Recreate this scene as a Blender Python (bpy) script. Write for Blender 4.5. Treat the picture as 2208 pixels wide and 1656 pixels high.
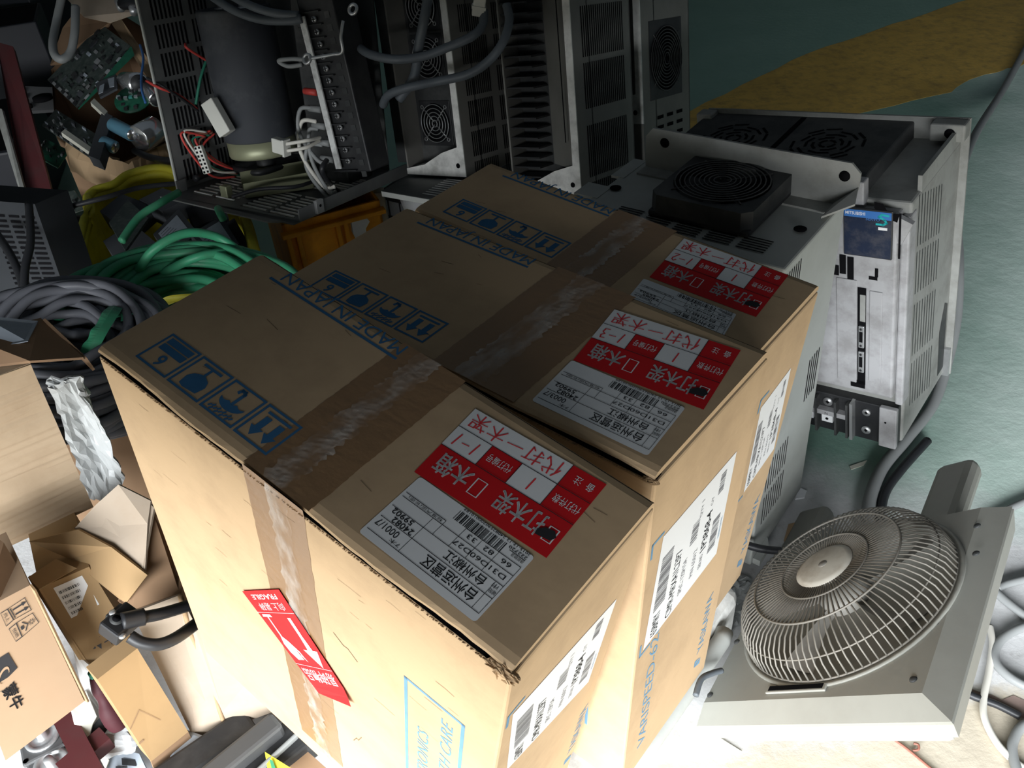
import bpy, bmesh, math, random
from mathutils import Matrix, Vector
random.seed(7)
for _o in list(bpy.data.objects): bpy.data.objects.remove(_o)
SC = bpy.context.scene; COL = SC.collection

# ---------------------------------------------------------------- camera
_f, _pitch, _roll = 1874.1, 0.69, -0.08
_F = Vector((0, math.cos(_pitch), -math.sin(_pitch))); _R0 = Vector((1, 0, 0)); _U0 = _R0.cross(_F)
_R = _R0*math.cos(_roll) + _U0*math.sin(_roll); _U = -_R0*math.sin(_roll) + _U0*math.cos(_roll)
cam_data = bpy.data.cameras.new('camera'); cam = bpy.data.objects.new('camera', cam_data); COL.objects.link(cam)
cam.matrix_world = Matrix(((_R.x, _U.x, -_F.x, 0), (_R.y, _U.y, -_F.y, 0), (_R.z, _U.z, -_F.z, 1.30), (0, 0, 0, 1)))
cam_data.sensor_width = 36; cam_data.lens = _f/2208*36; cam_data.clip_start = 0.02
SC.camera = cam

# ---------------------------------------------------------------- world, light, exposure
world = bpy.data.worlds.new('world'); SC.world = world; world.use_nodes = True
_bg = world.node_tree.nodes['Background']; _bg.inputs[0].default_value = (0.74, 0.88, 1.0, 1); _bg.inputs[1].default_value = 0.075
def area(name, loc, rot, sx, sy, power, color):
    d = bpy.data.lights.new(name, 'AREA'); d.shape = 'RECTANGLE'; d.size = sx; d.size_y = sy; d.energy = power; d.color = color
    o = bpy.data.objects.new(name, d); COL.objects.link(o); o.location = loc; o.rotation_euler = rot
    return o
# overcast sky above the buildings opposite, cut off by an unseen half raised shutter added behind the photographer
_lp, _lt = Vector((-3.0, -7.9, 4.75)), Vector((0.0, 0.8, 0.4))
area('sky_daylight', _lp, (_lt-_lp).to_track_quat('-Z', 'Y').to_euler(), 10.0, 7.0, 7000.0, (0.94, 0.975, 1.0))
SC.view_settings.view_transform = 'Standard'; SC.view_settings.look = 'None'
SC.view_settings.exposure = 0.0; SC.view_settings.gamma = 1.0; SC.view_settings.use_curve_mapping = False

# ---------------------------------------------------------------- frames of the larger things: origin, yaw, tilts, size
FR = {
 'box1': ((-0.469, 0.74, 0.239), -0.712, -0.001, 0.179, (0.498, 0.203, 0.602), 1.0),
 'box2': ((-0.283, 0.879, 0.17), -0.725, -0.009, 0.034, (0.513, 0.223, 0.593), 1.0),
 'box3': ((-0.1412, 1.07, 0.182), -0.723, -0.003, 0.064, (0.499, 0.167, 0.57), 1.0),
 'cab': ((0.0701, 1.144, 0.0034), -0.689, -0.01, -0.043, (0.319, 0.282, 0.547), 1.1304),
 'drive': ((0.3787, 1.5125, 0.0), -0.714, 0.056, -0.167, (0.436, 0.228, 0.485), 1.1304),
 'chassis': ((-0.7449, 1.907, 0.3957), -0.599, -0.156, -0.044, (0.35, 0.323, 0.5), 1.1304),
 'unit1': ((-0.208, 1.9285, 0.381), -0.725, -0.193, -0.2, (0.166, 0.195, 0.52), 1.1304),
 'fan': ((0.2278, 0.6781, 0.0682), -0.629, -0.0278, -0.7505, (0.3533, 0.3478, 0.1537), 1.1304),
}

# ---------------------------------------------------------------- materials
def mat(name, col, rough=0.6, metal=0.0, var=0.12, scale=8.0, dirt=None, dirt_amt=0.0, dirt_scale=14.0, bump=0.0, bump_scale=60.0, stretch=None, spec=0.4, coat=0.0):
    m = bpy.data.materials.new(name); m.use_nodes = True; nt = m.node_tree; N = nt.nodes; L = nt.links
    b = N['Principled BSDF']; b.inputs['Roughness'].default_value = rough; b.inputs['Metallic'].default_value = metal
    b.inputs['Specular IOR Level'].default_value = spec; b.inputs['Coat Weight'].default_value = coat
    tc = N.new('ShaderNodeTexCoord'); mp = N.new('ShaderNodeMapping'); L.new(tc.outputs['Object'], mp.inputs[0])
    if stretch: mp.inputs['Scale'].default_value = stretch
    nz = N.new('ShaderNodeTexNoise'); nz.inputs['Scale'].default_value = scale; nz.inputs['Detail'].default_value = 5; L.new(mp.outputs[0], nz.inputs['Vector'])
    mx = N.new('ShaderNodeMix'); mx.data_type = 'RGBA'; L.new(nz.outputs['Fac'], mx.inputs[0])
    mx.inputs[6].default_value = (*[max(0, c*(1-var)) for c in col], 1); mx.inputs[7].default_value = (*[min(1, c*(1+var)) for c in col], 1)
    out = mx.outputs[2]
    if dirt:
        n2 = N.new('ShaderNodeTexNoise'); n2.inputs['Scale'].default_value = dirt_scale; n2.inputs['Detail'].default_value = 8; n2.inputs['Roughness'].default_value = 0.65; L.new(mp.outputs[0], n2.inputs['Vector'])
        rp = N.new('ShaderNodeMapRange'); rp.inputs[1].default_value = 0.45; rp.inputs[2].default_value = 0.68; rp.inputs[4].default_value = dirt_amt; L.new(n2.outputs['Fac'], rp.inputs[0])
        m2 = N.new('ShaderNodeMix'); m2.data_type = 'RGBA'; L.new(rp.outputs[0], m2.inputs[0]); L.new(out, m2.inputs[6]); m2.inputs[7].default_value = (*dirt, 1); out = m2.outputs[2]
    L.new(out, b.inputs['Base Color'])
    if bump:
        n3 = N.new('ShaderNodeTexNoise'); n3.inputs['Scale'].default_value = bump_scale; n3.inputs['Detail'].default_value = 4; L.new(mp.outputs[0], n3.inputs['Vector'])
        bp = N.new('ShaderNodeBump'); bp.inputs['Strength'].default_value = bump; bp.inputs['Distance'].default_value = 0.004; L.new(n3.outputs['Fac'], bp.inputs['Height']); L.new(bp.outputs[0], b.inputs['Normal'])
    return m
M = {}
M['card'] = mat('carton_cardboard', (0.54, 0.385, 0.235), 0.85, var=0.10, scale=5, dirt=(0.30, 0.21, 0.13), dirt_amt=0.35, dirt_scale=9, bump=0.25, bump_scale=14, spec=0.15)
def add_flutes(m, sc, strength):
    nt = m.node_tree; N = nt.nodes; L = nt.links; p = N['Principled BSDF']; prev = p.inputs['Normal'].links[0].from_socket
    tc = N.new('ShaderNodeTexCoord'); mp = N.new('ShaderNodeMapping'); mp.inputs['Scale'].default_value = sc; L.new(tc.outputs['Object'], mp.inputs[0]); nz = N.new('ShaderNodeTexNoise'); nz.inputs['Scale'].default_value = 1; nz.inputs['Detail'].default_value = 2; L.new(mp.outputs[0], nz.inputs['Vector'])
    bp = N.new('ShaderNodeBump'); bp.inputs['Strength'].default_value = strength; bp.inputs['Distance'].default_value = .002; L.new(nz.outputs['Fac'], bp.inputs['Height']); L.new(prev, bp.inputs['Normal']); L.new(bp.outputs[0], p.inputs['Normal'])
add_flutes(M['card'], (5, 5, 230), .22)
M['card_edge'] = mat('torn_cardboard_edge', (0.36, 0.25, 0.15), 0.95, var=0.35, scale=90, spec=0.05)
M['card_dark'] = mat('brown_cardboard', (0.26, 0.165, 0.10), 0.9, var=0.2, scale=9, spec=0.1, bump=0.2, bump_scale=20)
M['card_pale'] = mat('pale_cardboard', (0.37, 0.305, 0.24), 0.9, var=0.1, scale=6, dirt=(0.30, 0.22, 0.15), dirt_amt=0.4, dirt_scale=7, spec=0.1, bump=0.3, bump_scale=18)
M['card_tan'] = mat('tan_cardboard', (0.36, 0.24, 0.125), 0.85, var=0.1, scale=6, dirt=(0.29, 0.19, 0.10), dirt_amt=0.4, dirt_scale=8, spec=0.1)
M['tape'] = mat('brown_packing_tape', (0.27, 0.155, 0.072), 0.3, var=0.12, scale=16, bump=0.15, bump_scale=70, spec=0.5)
def clear_mat():
    m = mat('clear_packing_tape', (0.80, 0.76, 0.70), 0.16, var=0.15, scale=30, bump=0.5, bump_scale=45, spec=0.6); nt = m.node_tree; N = nt.nodes; L = nt.links
    p = N['Principled BSDF']; out = N['Material Output']; tr = N.new('ShaderNodeBsdfTransparent'); tr.inputs[0].default_value = (.97,.95,.92,1); mx = N.new('ShaderNodeMixShader')
    tc = N.new('ShaderNodeTexCoord'); mp = N.new('ShaderNodeMapping'); mp.inputs['Scale'].default_value = (40,14,14); L.new(tc.outputs['Object'], mp.inputs[0]); nz = N.new('ShaderNodeTexNoise'); nz.inputs['Scale'].default_value = 1.5; nz.inputs['Detail'].default_value = 6; L.new(mp.outputs[0], nz.inputs['Vector'])
    rp = N.new('ShaderNodeMapRange'); rp.inputs[1].default_value = .42; rp.inputs[2].default_value = .72; rp.inputs[3].default_value = .06; rp.inputs[4].default_value = .5; L.new(nz.outputs['Fac'], rp.inputs[0])
    L.new(rp.outputs[0], mx.inputs[0]); L.new(tr.outputs[0], mx.inputs[1]); L.new(p.outputs[0], mx.inputs[2]); L.new(mx.outputs[0], out.inputs[0]); return m
M['clear'] = clear_mat()
M['blue_ink'] = mat('blue_ink', (0.045, 0.15, 0.30), 0.8, var=0.15, scale=60, spec=0.1)
M['lightblue_ink'] = mat('faded_blue_ink', (0.15, 0.29, 0.43), 0.8, var=0.2, scale=60, spec=0.1)
M['black_ink'] = mat('black_ink', (0.03, 0.03, 0.033), 0.7, var=0.1, spec=0.1)
M['grey_ink'] = mat('grey_ink', (0.22, 0.22, 0.23), 0.7, var=0.1, spec=0.1)
M['paper'] = mat('label_paper', (0.78, 0.79, 0.80), 0.55, var=0.03, scale=20, spec=0.3)
M['red_paper'] = mat('red_label', (0.58, 0.014, 0.018), 0.5, var=0.05, scale=20, spec=0.12)
M['red_ink'] = mat('red_marker', (0.75, 0.05, 0.06), 0.6, var=0.1, spec=0.2)
M['grey'] = mat('grey_painted_steel', (0.40, 0.415, 0.395), 0.5, var=0.06, scale=5, dirt=(0.26, 0.26, 0.24), dirt_amt=0.45, dirt_scale=6)
M['grey_dusty'] = mat('dusty_grey_steel', (0.30, 0.305, 0.29), 0.7, var=0.12, scale=7, dirt=(0.18, 0.18, 0.165), dirt_amt=0.75, dirt_scale=16)
M['white_dusty'] = mat('dirty_white_plastic', (0.37, 0.37, 0.38), 0.6, var=0.08, scale=9, dirt=(0.24, 0.235, 0.235), dirt_amt=0.8, dirt_scale=28)
M['zinc'] = mat('zinc_plated_steel', (0.62, 0.63, 0.64), 0.38, metal=0.75, var=0.1, scale=12, dirt=(0.2, 0.2, 0.2), dirt_amt=0.4)
M['black'] = mat('black_plastic', (0.018, 0.019, 0.021), 0.5, var=0.3, scale=12, dirt=(0.06, 0.06, 0.06), dirt_amt=0.5)
M['black_metal'] = mat('dusty_black_metal', (0.035, 0.037, 0.038), 0.6, var=0.3, scale=9, dirt=(0.13, 0.13, 0.125), dirt_amt=0.5, dirt_scale=12)
M['hole'] = mat('dark_opening', (0.006, 0.006, 0.007), 0.9, var=0.1, spec=0.05)
M['rubber'] = mat('black_rubber', (0.02, 0.021, 0.024), 0.45, var=0.2)
M['wire'] = mat('blue_grey_cable', (0.10, 0.115, 0.13), 0.5, var=0.2, scale=30)
M['grey_cable'] = mat('grey_cable_sheath', (0.24, 0.25, 0.25), 0.5, var=0.12, scale=20)
M['white_cable'] = mat('white_cable_sheath', (0.66, 0.64, 0.58), 0.5, var=0.1)

# ---------------------------------------------------------------- mesh builder
class MB:
    def __init__(s): s.v = []; s.f = []; s.m = []; s.sm = []; s.mats = []
    def mi(s, m):
        if isinstance(m, str): m = M[m]
        if m not in s.mats: s.mats.append(m)
        return s.mats.index(m)
    def add(s, verts, faces, m, T=None, smooth=False):
        i = s.mi(m); b = len(s.v)
        for p in verts:
            p = Vector(p); s.v.append(T @ p if T else p)
        for fc in faces: s.f.append([b+k for k in fc]); s.m.append(i); s.sm.append(smooth)
        return s
    def box(s, lo, hi, m, T=None, bev=0.0):
        lo, hi = [min(a, b) for a, b in zip(lo, hi)], [max(a, b) for a, b in zip(lo, hi)]
        if bev > 0:
            bm = bmesh.new(); bmesh.ops.create_cube(bm, size=1)
            for v in bm.verts: v.co = Vector([(lo[k]+hi[k])/2 + v.co[k]*(hi[k]-lo[k]) for k in range(3)])
            bev = min(bev, 0.45*min(hi[k]-lo[k] for k in range(3)))
            bmesh.ops.bevel(bm, geom=bm.edges[:], offset=bev, segments=2, affect='EDGES', profile=0.5)
            s.bm(bm, m, T); return s
        x0, y0, z0 = lo; x1, y1, z1 = hi
        return s.add([(x0,y0,z0),(x1,y0,z0),(x1,y1,z0),(x0,y1,z0),(x0,y0,z1),(x1,y0,z1),(x1,y1,z1),(x0,y1,z1)],
                     [(0,3,2,1),(4,5,6,7),(0,1,5,4),(1,2,6,5),(2,3,7,6),(3,0,4,7)], m, T)
    def bm(s, bm, m, T=None, smooth=False):
        bm.verts.index_update(); s.add([v.co.copy() for v in bm.verts], [[v.index for v in f.verts] for f in bm.faces], m, T, smooth); bm.free(); return s
    def prism(s, pts, vec, m, T=None):
        n = len(pts); pts = [Vector(p) for p in pts]; vec = Vector(vec)
        nrm = Vector((0,0,0))
        for k in range(n): nrm += pts[k].cross(pts[(k+1) % n])
        if nrm.dot(vec) > 0: pts = pts[::-1]
        return s.add(pts+[p+vec for p in pts], [list(range(n)), list(range(2*n-1, n-1, -1))]+[(k, k+n, (k+1) % n+n, (k+1) % n) for k in range(n)], m, T)
    def tube(s, path, r, m, seg=8, T=None, closed=False, caps=True, flat=None):
        P = [Vector(p) for p in path]; n = len(P); vs = []; fs = []; up = None
        for k in range(n):
            a = P[(k-1) % n] if closed or k > 0 else P[0]; c = P[(k+1) % n] if closed or k < n-1 else P[n-1]
            t = (c-a).normalized() if (c-a).length > 1e-9 else Vector((0,0,1))
            if up is None: up = Vector((0,0,1)) if abs(t.z) < 0.9 else Vector((1,0,0))
            x = up.cross(t)
            x = x.normalized() if x.length > 1e-6 else Vector((1,0,0)).cross(t).normalized()
            y = t.cross(x); up = y
            rr = r[k] if isinstance(r, (list, tuple)) else r
            for j in range(seg):
                an = 2*math.pi*j/seg; vs.append(P[k] + x*(math.cos(an)*rr) + y*(math.sin(an)*rr*(flat or 1)))
        rng = n if closed else n-1
        for k in range(rng):
            for j in range(seg):
                fs.append((k*seg+j, k*seg+(j+1) % seg, ((k+1) % n)*seg+(j+1) % seg, ((k+1) % n)*seg+j))
        if caps and not closed: fs += [list(range(seg))[::-1], [(n-1)*seg+j for j in range(seg)]]
        return s.add(vs, fs, m, T, True)
    def lathe(s, prof, m, seg=32, T=None, smooth=True):
        vs = []; fs = []; n = len(prof)
        for r, z in prof:
            for j in range(seg): a = 2*math.pi*j/seg; vs.append((r*math.cos(a), r*math.sin(a), z))
        for k in range(n-1):
            for j in range(seg): fs.append((k*seg+j, k*seg+(j+1) % seg, (k+1)*seg+(j+1) % seg, (k+1)*seg+j))
        if prof[0][0] > 1e-6: fs.append(list(range(seg))[::-1])
        if prof[-1][0] > 1e-6: fs.append([(n-1)*seg+j for j in range(seg)])
        return s.add(vs, fs, m, T, smooth)
    def cyl(s, a, b, r, m, seg=16, T=None):
        return s.tube([a, b], r, m, seg, T)
    def flat(s, pts2, fn, m, h=0.0):            # a flat polygon mapped onto a surface by fn(x, y, h)
        return s.add([fn(x, y, h) for x, y in pts2], [list(range(len(pts2)))], m)
    def rect(s, x0, y0, x1, y1, fn, m, h=0.0): return s.flat([(x0,y0),(x1,y0),(x1,y1),(x0,y1)], fn, m, h)
    def frame(s, x0, y0, x1, y1, w, fn, m, h=0.0):
        s.rect(x0, y0, x1, y0+w, fn, m, h); s.rect(x0, y1-w, x1, y1, fn, m, h); s.rect(x0, y0+w, x0+w, y1-w, fn, m, h); return s.rect(x1-w, y0+w, x1, y1-w, fn, m, h)
    def line(s, pts, w, fn, m, h=0.0):
        for (ax, ay), (bx, by) in zip(pts, pts[1:]):
            dx, dy = bx-ax, by-ay; l = math.hypot(dx, dy) or 1; dx, dy = dx/l*w/2, dy/l*w/2
            s.flat([(ax-dx+dy, ay-dy-dx), (bx+dx+dy, by+dy-dx), (bx+dx-dy, by+dy+dx), (ax-dx-dy, ay-dy+dx)], fn, m, h)
        return s
    def text(s, txt, x, y, size, fn, m, h=0.0, bold=0.0, width=None, align='L', shear=0.0):
        if bold > 0 and any(ord(c) > 0x2e80 for c in txt):      # heavy CJK: overlay slightly shifted copies
            for dx in (-bold, 0, bold):
                for dy in (-bold*.6, bold*.6): s.text(txt, x+dx*size*.75*((width or size)/(size*len(txt))), y+dy*size, size, fn, m, h, 0.0, width, align, shear)
            return s
        vs, fs, w = text2d(txt, bold, shear); sx = size if width is None else width/max(w, 1e-6)
        ox = {'L': 0, 'C': -w*sx/2, 'R': -w*sx}[align]
        return s.add([fn(x+ox+a*sx, y+b*size, h) for a, b in vs], fs, m)
    def build(s, name, parent=None, smooth_all=None, bevel=None):
        me = bpy.data.meshes.new(name); me.from_pydata([tuple(v) for v in s.v], [], s.f)
        for m in s.mats: me.materials.append(m)
        for p, i, sm in zip(me.polygons, s.m, s.sm): p.material_index = i; p.use_smooth = sm
        me.update(); o = bpy.data.objects.new(name, me); COL.objects.link(o)
        if parent: o.parent = parent
        if bevel:
            md = o.modifiers.new('bevel', 'BEVEL'); md.width = bevel; md.segments = 2; md.limit_method = 'ANGLE'
        return o
_tc = {}
def text2d(txt, bold=0.0, shear=0.0):
    k = (txt, bold, shear)
    if k not in _tc:
        cu = bpy.data.curves.new('lettering', 'FONT'); cu.body = txt; cu.offset = bold; cu.resolution_u = 3; cu.shear = shear
        o = bpy.data.objects.new('lettering', cu); COL.objects.link(o)
        me = bpy.data.meshes.new_from_object(o.evaluated_get(bpy.context.evaluated_depsgraph_get()))
        vs = [(v.co.x, v.co.y) for v in me.vertices]; fs = [list(p.vertices) for p in me.polygons]
        bpy.data.meshes.remove(me); bpy.data.objects.remove(o); bpy.data.curves.remove(cu)
        x0 = min([v[0] for v in vs] or [0]); vs = [(a-x0, b) for a, b in vs]
        _tc[k] = (vs, fs, max([v[0] for v in vs] or [0]))
    return _tc[k]

# ---------------------------------------------------------------- things
def tag(o, label=None, cat=None, group=None, kind=None):
    if label: o['label'] = label
    if cat: o['category'] = cat
    if group: o['group'] = group
    if kind: o['kind'] = kind
    return o
def fmat(o, yaw, tx=0, ty=0, sc=1.0): return Matrix.Translation(o) @ Matrix.Rotation(yaw, 4, 'Z') @ Matrix.Rotation(tx, 4, 'X') @ Matrix.Rotation(ty, 4, 'Y') @ Matrix.Scale(sc, 4)
def thing(name, label, cat, T=None, group=None):
    o = bpy.data.objects.new(name, None); COL.objects.link(o); o.empty_display_size = 0.05
    if T is not None: o.matrix_world = T
    return tag(o, label, cat, group)
def catmull(pts, n=6, closed=False):
    P = [Vector(p) for p in pts]; out = []; N = len(P)
    for k in range(N if closed else N-1):
        g = (lambda i: P[i % N]) if closed else (lambda i: P[max(0, min(N-1, i))])
        a, b, c, d = g(k-1), g(k), g(k+1), g(k+2)
        for j in range(n):
            t = j/n; out.append(0.5*((2*b)+(c-a)*t+(2*a-5*b+4*c-d)*t*t+(3*b-a-3*c+d)*t**3))
    if not closed: out.append(P[-1])
    return out

# ---------------------------------------------------------------- the setting
def floor_material():
    m = bpy.data.materials.new('worn_workshop_floor'); m.use_nodes = True; nt = m.node_tree; N = nt.nodes; L = nt.links
    b = N['Principled BSDF']; b.inputs['Roughness'].default_value = 0.6; b.inputs['Specular IOR Level'].default_value = 0.3
    tc = N.new('ShaderNodeTexCoord'); sp = N.new('ShaderNodeSeparateXYZ'); L.new(tc.outputs['Object'], sp.inputs[0])
    def noise(scale, detail=6, rough=0.6):
        n = N.new('ShaderNodeTexNoise'); n.inputs['Scale'].default_value = scale; n.inputs['Detail'].default_value = detail; n.inputs['Roughness'].default_value = rough; L.new(tc.outputs['Object'], n.inputs['Vector']); return n.outputs['Fac']
    def math_(op, a, b_):
        n = N.new('ShaderNodeMath'); n.operation = op
        for i, v in enumerate((a, b_)):
            if isinstance(v, (int, float)): n.inputs[i].default_value = v
            else: L.new(v, n.inputs[i])
        return n.outputs[0]
    def rng(v, lo, hi, a=0.0, c=1.0):
        n = N.new('ShaderNodeMapRange'); n.inputs[1].default_value = lo; n.inputs[2].default_value = hi; n.inputs[3].default_value = a; n.inputs[4].default_value = c; L.new(v, n.inputs[0]); return n.outputs[0]
    def mix(fac, a, c):
        n = N.new('ShaderNodeMix'); n.data_type = 'RGBA'
        L.new(fac, n.inputs[0])
        for i, v in ((6, a), (7, c)):
            if isinstance(v, tuple): n.inputs[i].default_value = (*v, 1)
            else: L.new(v, n.inputs[i])
        return n.outputs[2]
    d = math_('ADD', sp.outputs['Y'], math_('MULTIPLY', sp.outputs['X'], -0.12))
    d = math_('ADD', d, math_('MULTIPLY', math_('SUBTRACT', noise(7, 8, 0.7), 0.5), 0.28))
    beige = mix(noise(9), (0.46, 0.40, 0.31), (0.66, 0.60, 0.49))
    beige = mix(rng(noise(46, 6, 0.75), 0.62, 0.75, 0, 0.6), beige, (0.26, 0.22, 0.17))
    conc = mix(noise(12), (0.48, 0.48, 0.48), (0.74, 0.75, 0.76))
    conc = mix(rng(noise(30, 8, 0.75), 0.55, 0.75, 0, 0.7), conc, (0.32, 0.30, 0.29))
    green = mix(noise(5, 8, 0.7), (0.17, 0.31, 0.25), (0.30, 0.46, 0.39))
    green = mix(rng(noise(60, 4, 0.7), 0.62, 0.72, 0, 0.5), green, (0.30, 0.40, 0.35))
    green = mix(rng(noise(22, 4, 0.6), 0.70, 0.78, 0, 0.7), green, (0.20, 0.17, 0.12))
    pale = math_('ADD', math_('ADD', sp.outputs['X'], math_('MULTIPLY', sp.outputs['Y'], -0.55)), math_('MULTIPLY', noise(4, 6, 0.65), 0.5))
    green = mix(rng(pale, 0.22, 0.62, 0, 0.92), green, mix(noise(9), (0.60, 0.77, 0.69), (0.76, 0.88, 0.82)))  # right side of the green made paler, standing in for stronger light there
    c = mix(rng(d, 0.60, 0.66), beige, conc)
    dg = math_('ADD', d, math_('MULTIPLY', sp.outputs['X'], 0.62))
    c = mix(rng(dg, 1.42, 1.60), c, green)
    L.new(c, b.inputs['Base Color'])
    bp = N.new('ShaderNodeBump'); bp.inputs['Strength'].default_value = 0.25; bp.inputs['Distance'].default_value = 0.006; L.new(noise(40, 6), bp.inputs['Height']); L.new(bp.outputs[0], b.inputs['Normal'])
    return m
M['floor'] = floor_material()
fl = MB(); fl.add([(-3.2,-2.4,0),(3.2,-2.4,0),(3.2,5.2,0),(-3.2,5.2,0)], [(0,1,2,3)], 'floor'); fl.prism([(-3.2,-2.4,-0.002),(3.2,-2.4,-0.002),(3.2,5.2,-0.002),(-3.2,5.2,-0.002)], (0,0,-0.1), 'floor')
tag(fl.build('floor'), kind='structure')
M['wall'] = mat('grimy_wall_paint', (0.30, 0.31, 0.29), 0.85, var=0.15, scale=2, dirt=(0.1, 0.1, 0.09), dirt_amt=0.6, dirt_scale=3)
tag(MB().box((-3.2,5.2,-0.1), (3.2,5.3,2.4), 'wall').build('wall_back'), kind='structure')
tag(MB().box((-3.3,-2.4,-0.1), (-3.2,5.3,2.4), 'wall').build('wall_left'), kind='structure')
M['yellow_paint'] = mat('worn_yellow_floor_paint', (0.62, 0.40, 0.09), 0.6, var=0.25, scale=6, dirt=(0.22, 0.16, 0.06), dirt_amt=0.6, dirt_scale=22, bump=0.2)
def ragged(a, b, n, amp):
    a, b = Vector(a), Vector(b); t = (b-a); nrm = Vector((-t.y, t.x, 0)).normalized()
    return [a+t*(k/n)+nrm*random.uniform(-amp, amp) for k in range(n)]
_far = ragged((0.6348,2.9847,0), (1.3148,3.5507,0), 8, 0.008)+ragged((1.3148,3.5507,0), (2.047,3.9629,0), 8, 0.008)+ragged((2.047,3.9629,0), (2.6781,4.2942,0), 6, 0.008)
_near = ragged((2.3752,3.4325,0), (2.0519,3.2422,0), 4, 0.01)+ragged((2.0519,3.2422,0), (1.8417,3.1659,0), 6, 0.012)+ragged((1.8417,3.1659,0), (1.6838,3.0461,0), 4, 0.01)+ragged((1.6838,3.0461,0), (0.5765,2.6774,0), 14, 0.01)
st = MB(); st.prism([Vector((p.x, p.y, 0.0)) for p in _far+_near], (0,0,0.0008), 'yellow_paint')
tag(st.build('floor_stripe'), kind='structure')

M['shutter'] = mat('unseen_shutter_slats', (.20,.21,.21), .6, var=.1, scale=3)
_sh = MB(); _T = Matrix.Translation((-0.09, -0.441, 0)) @ Matrix.Rotation(math.atan2(-.2, .98), 4, 'Z')  # unseen shutter added behind the camera, lower edge set to cut the sky light
for k in range(40): _sh.box((-6, -.02-.012*(k % 2), 0.92+.12*k), (6, .02, 1.04+.12*k), 'shutter', _T)
tag(_sh.build('unseen_shutter'), kind='structure')

# ---------------------------------------------------------------- the three drive cartons
def jitter_edge(n, amp): return [random.uniform(-amp, amp) for _ in range(n)]
def carton_body(dims, rag=True):
    """cardboard body and the top panel that closes it; local x along the long side, y away, z up"""
    Lx, Wy, Hz = dims; t = 0.0045
    b = MB(); b.box((0,0,0), (Lx,Wy,Hz-0.0105), 'card', bev=0.003); b.box((.004,.014,Hz-.012), (Lx-.004,Wy-.003,Hz-.002), 'hole'); b.add([(.002,.0012,Hz-.0102),(Lx-.002,.0012,Hz-.0102),(Lx-.002,.015,Hz-.0102),(.002,.015,Hz-.0102)], [(0,1,2,3)], 'hole'); b.add([(.002,.004,Hz-.0062),(Lx-.002,.004,Hz-.0062),(Lx-.002,.015,Hz-.0062),(.002,.015,Hz-.0062)], [(0,1,2,3)], 'hole')
    top = MB()
    # top panel: rounded long edges, slightly narrower than the body so that a slit shows along the front, its shade painted in with black faces
    nx = 40; prof = [(0.0030,-0.0062),(0.0012,-0.0052),(0.0022,-0.0028),(0.006,-0.0008),(0.013,0.0),(Wy-0.012,0.0),(Wy-0.005,-0.001),(Wy-0.001,-0.004),(Wy,-0.009)]
    vs = []; fs = []; np_ = len(prof)
    for i in range(nx+1):
        x = 0.0015+(Lx-0.003)*i/nx
        for k, (y, z) in enumerate(prof):
            vs.append((x, y+(0.0012*math.sin(x*31)+random.uniform(-0.0005,0.0005) if k < 3 else 0), Hz+z))
    for i in range(nx):
        for k in range(np_-1): fs.append((i*np_+k, (i+1)*np_+k, (i+1)*np_+k+1, i*np_+k+1))
    fs.append(list(range(np_))); fs.append([nx*np_+k for k in range(np_)][::-1])
    top.add(vs, fs, 'card', smooth=False)
    return b, top
def torn_bits(pt, n, size, seed):
    rnd = random.Random(seed); b = MB(); bm = bmesh.new(); bmesh.ops.create_icosphere(bm, subdivisions=3, radius=size)
    for v in bm.verts:
        v.co = Vector((v.co.x*1.9-size*.9, v.co.y*.55, v.co.z*.7))*(1+rnd.uniform(-.28,.28))
        v.co.z -= .35*max(0, -v.co.x)*.3
    for k, f in enumerate(bm.faces): f.smooth = False
    b.bm(bm, 'card_edge', Matrix.Translation(pt))
    for _ in range(n):
        p = Vector(pt)+Vector((-rnd.uniform(-.3,2.6)*size, rnd.uniform(-.55,.3)*size, rnd.uniform(-.6,.6)*size)); a = p+Vector((rnd.uniform(.2,.9)*size, rnd.uniform(-.3,.1)*size, rnd.uniform(-.4,.4)*size)); d = p+Vector((rnd.uniform(-.3,.3)*size, rnd.uniform(-.35,.0)*size, rnd.uniform(.2,.7)*size))
        b.prism([p, a, d], (0,-.0008,.0002), rnd.choice(['card_edge','card','card']))
    return b
def quadmap(p00, p10, p11, p01, normal):
    """unit square onto a flat quad (projective-free bilinear), h lifts off the surface"""
    A, B, C_, D = map(Vector, (p00, p10, p11, p01)); n = Vector(normal)
    return lambda x, y, h: A*(1-x)*(1-y)+B*x*(1-y)+C_*x*y+D*(1-x)*y+n*h
INK = 0.0003
def barcode(b, x0, y0, x1, y1, fn, m, n, h, seed=1, along='x'):
    rnd = random.Random(seed); ws = [rnd.choice((1,1,2,3)) for _ in range(n*2-1)]; tot = sum(ws); p = 0
    for k, w in enumerate(ws):
        if k % 2 == 0:
            a, c = p/tot, (p+w)/tot
            if along == 'x': b.rect(x0+(x1-x0)*a, y0, x0+(x1-x0)*c, y1, fn, m, h)
            else: b.rect(x0, y0+(y1-y0)*a, x1, y0+(y1-y0)*c, fn, m, h)
        p += w
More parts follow.
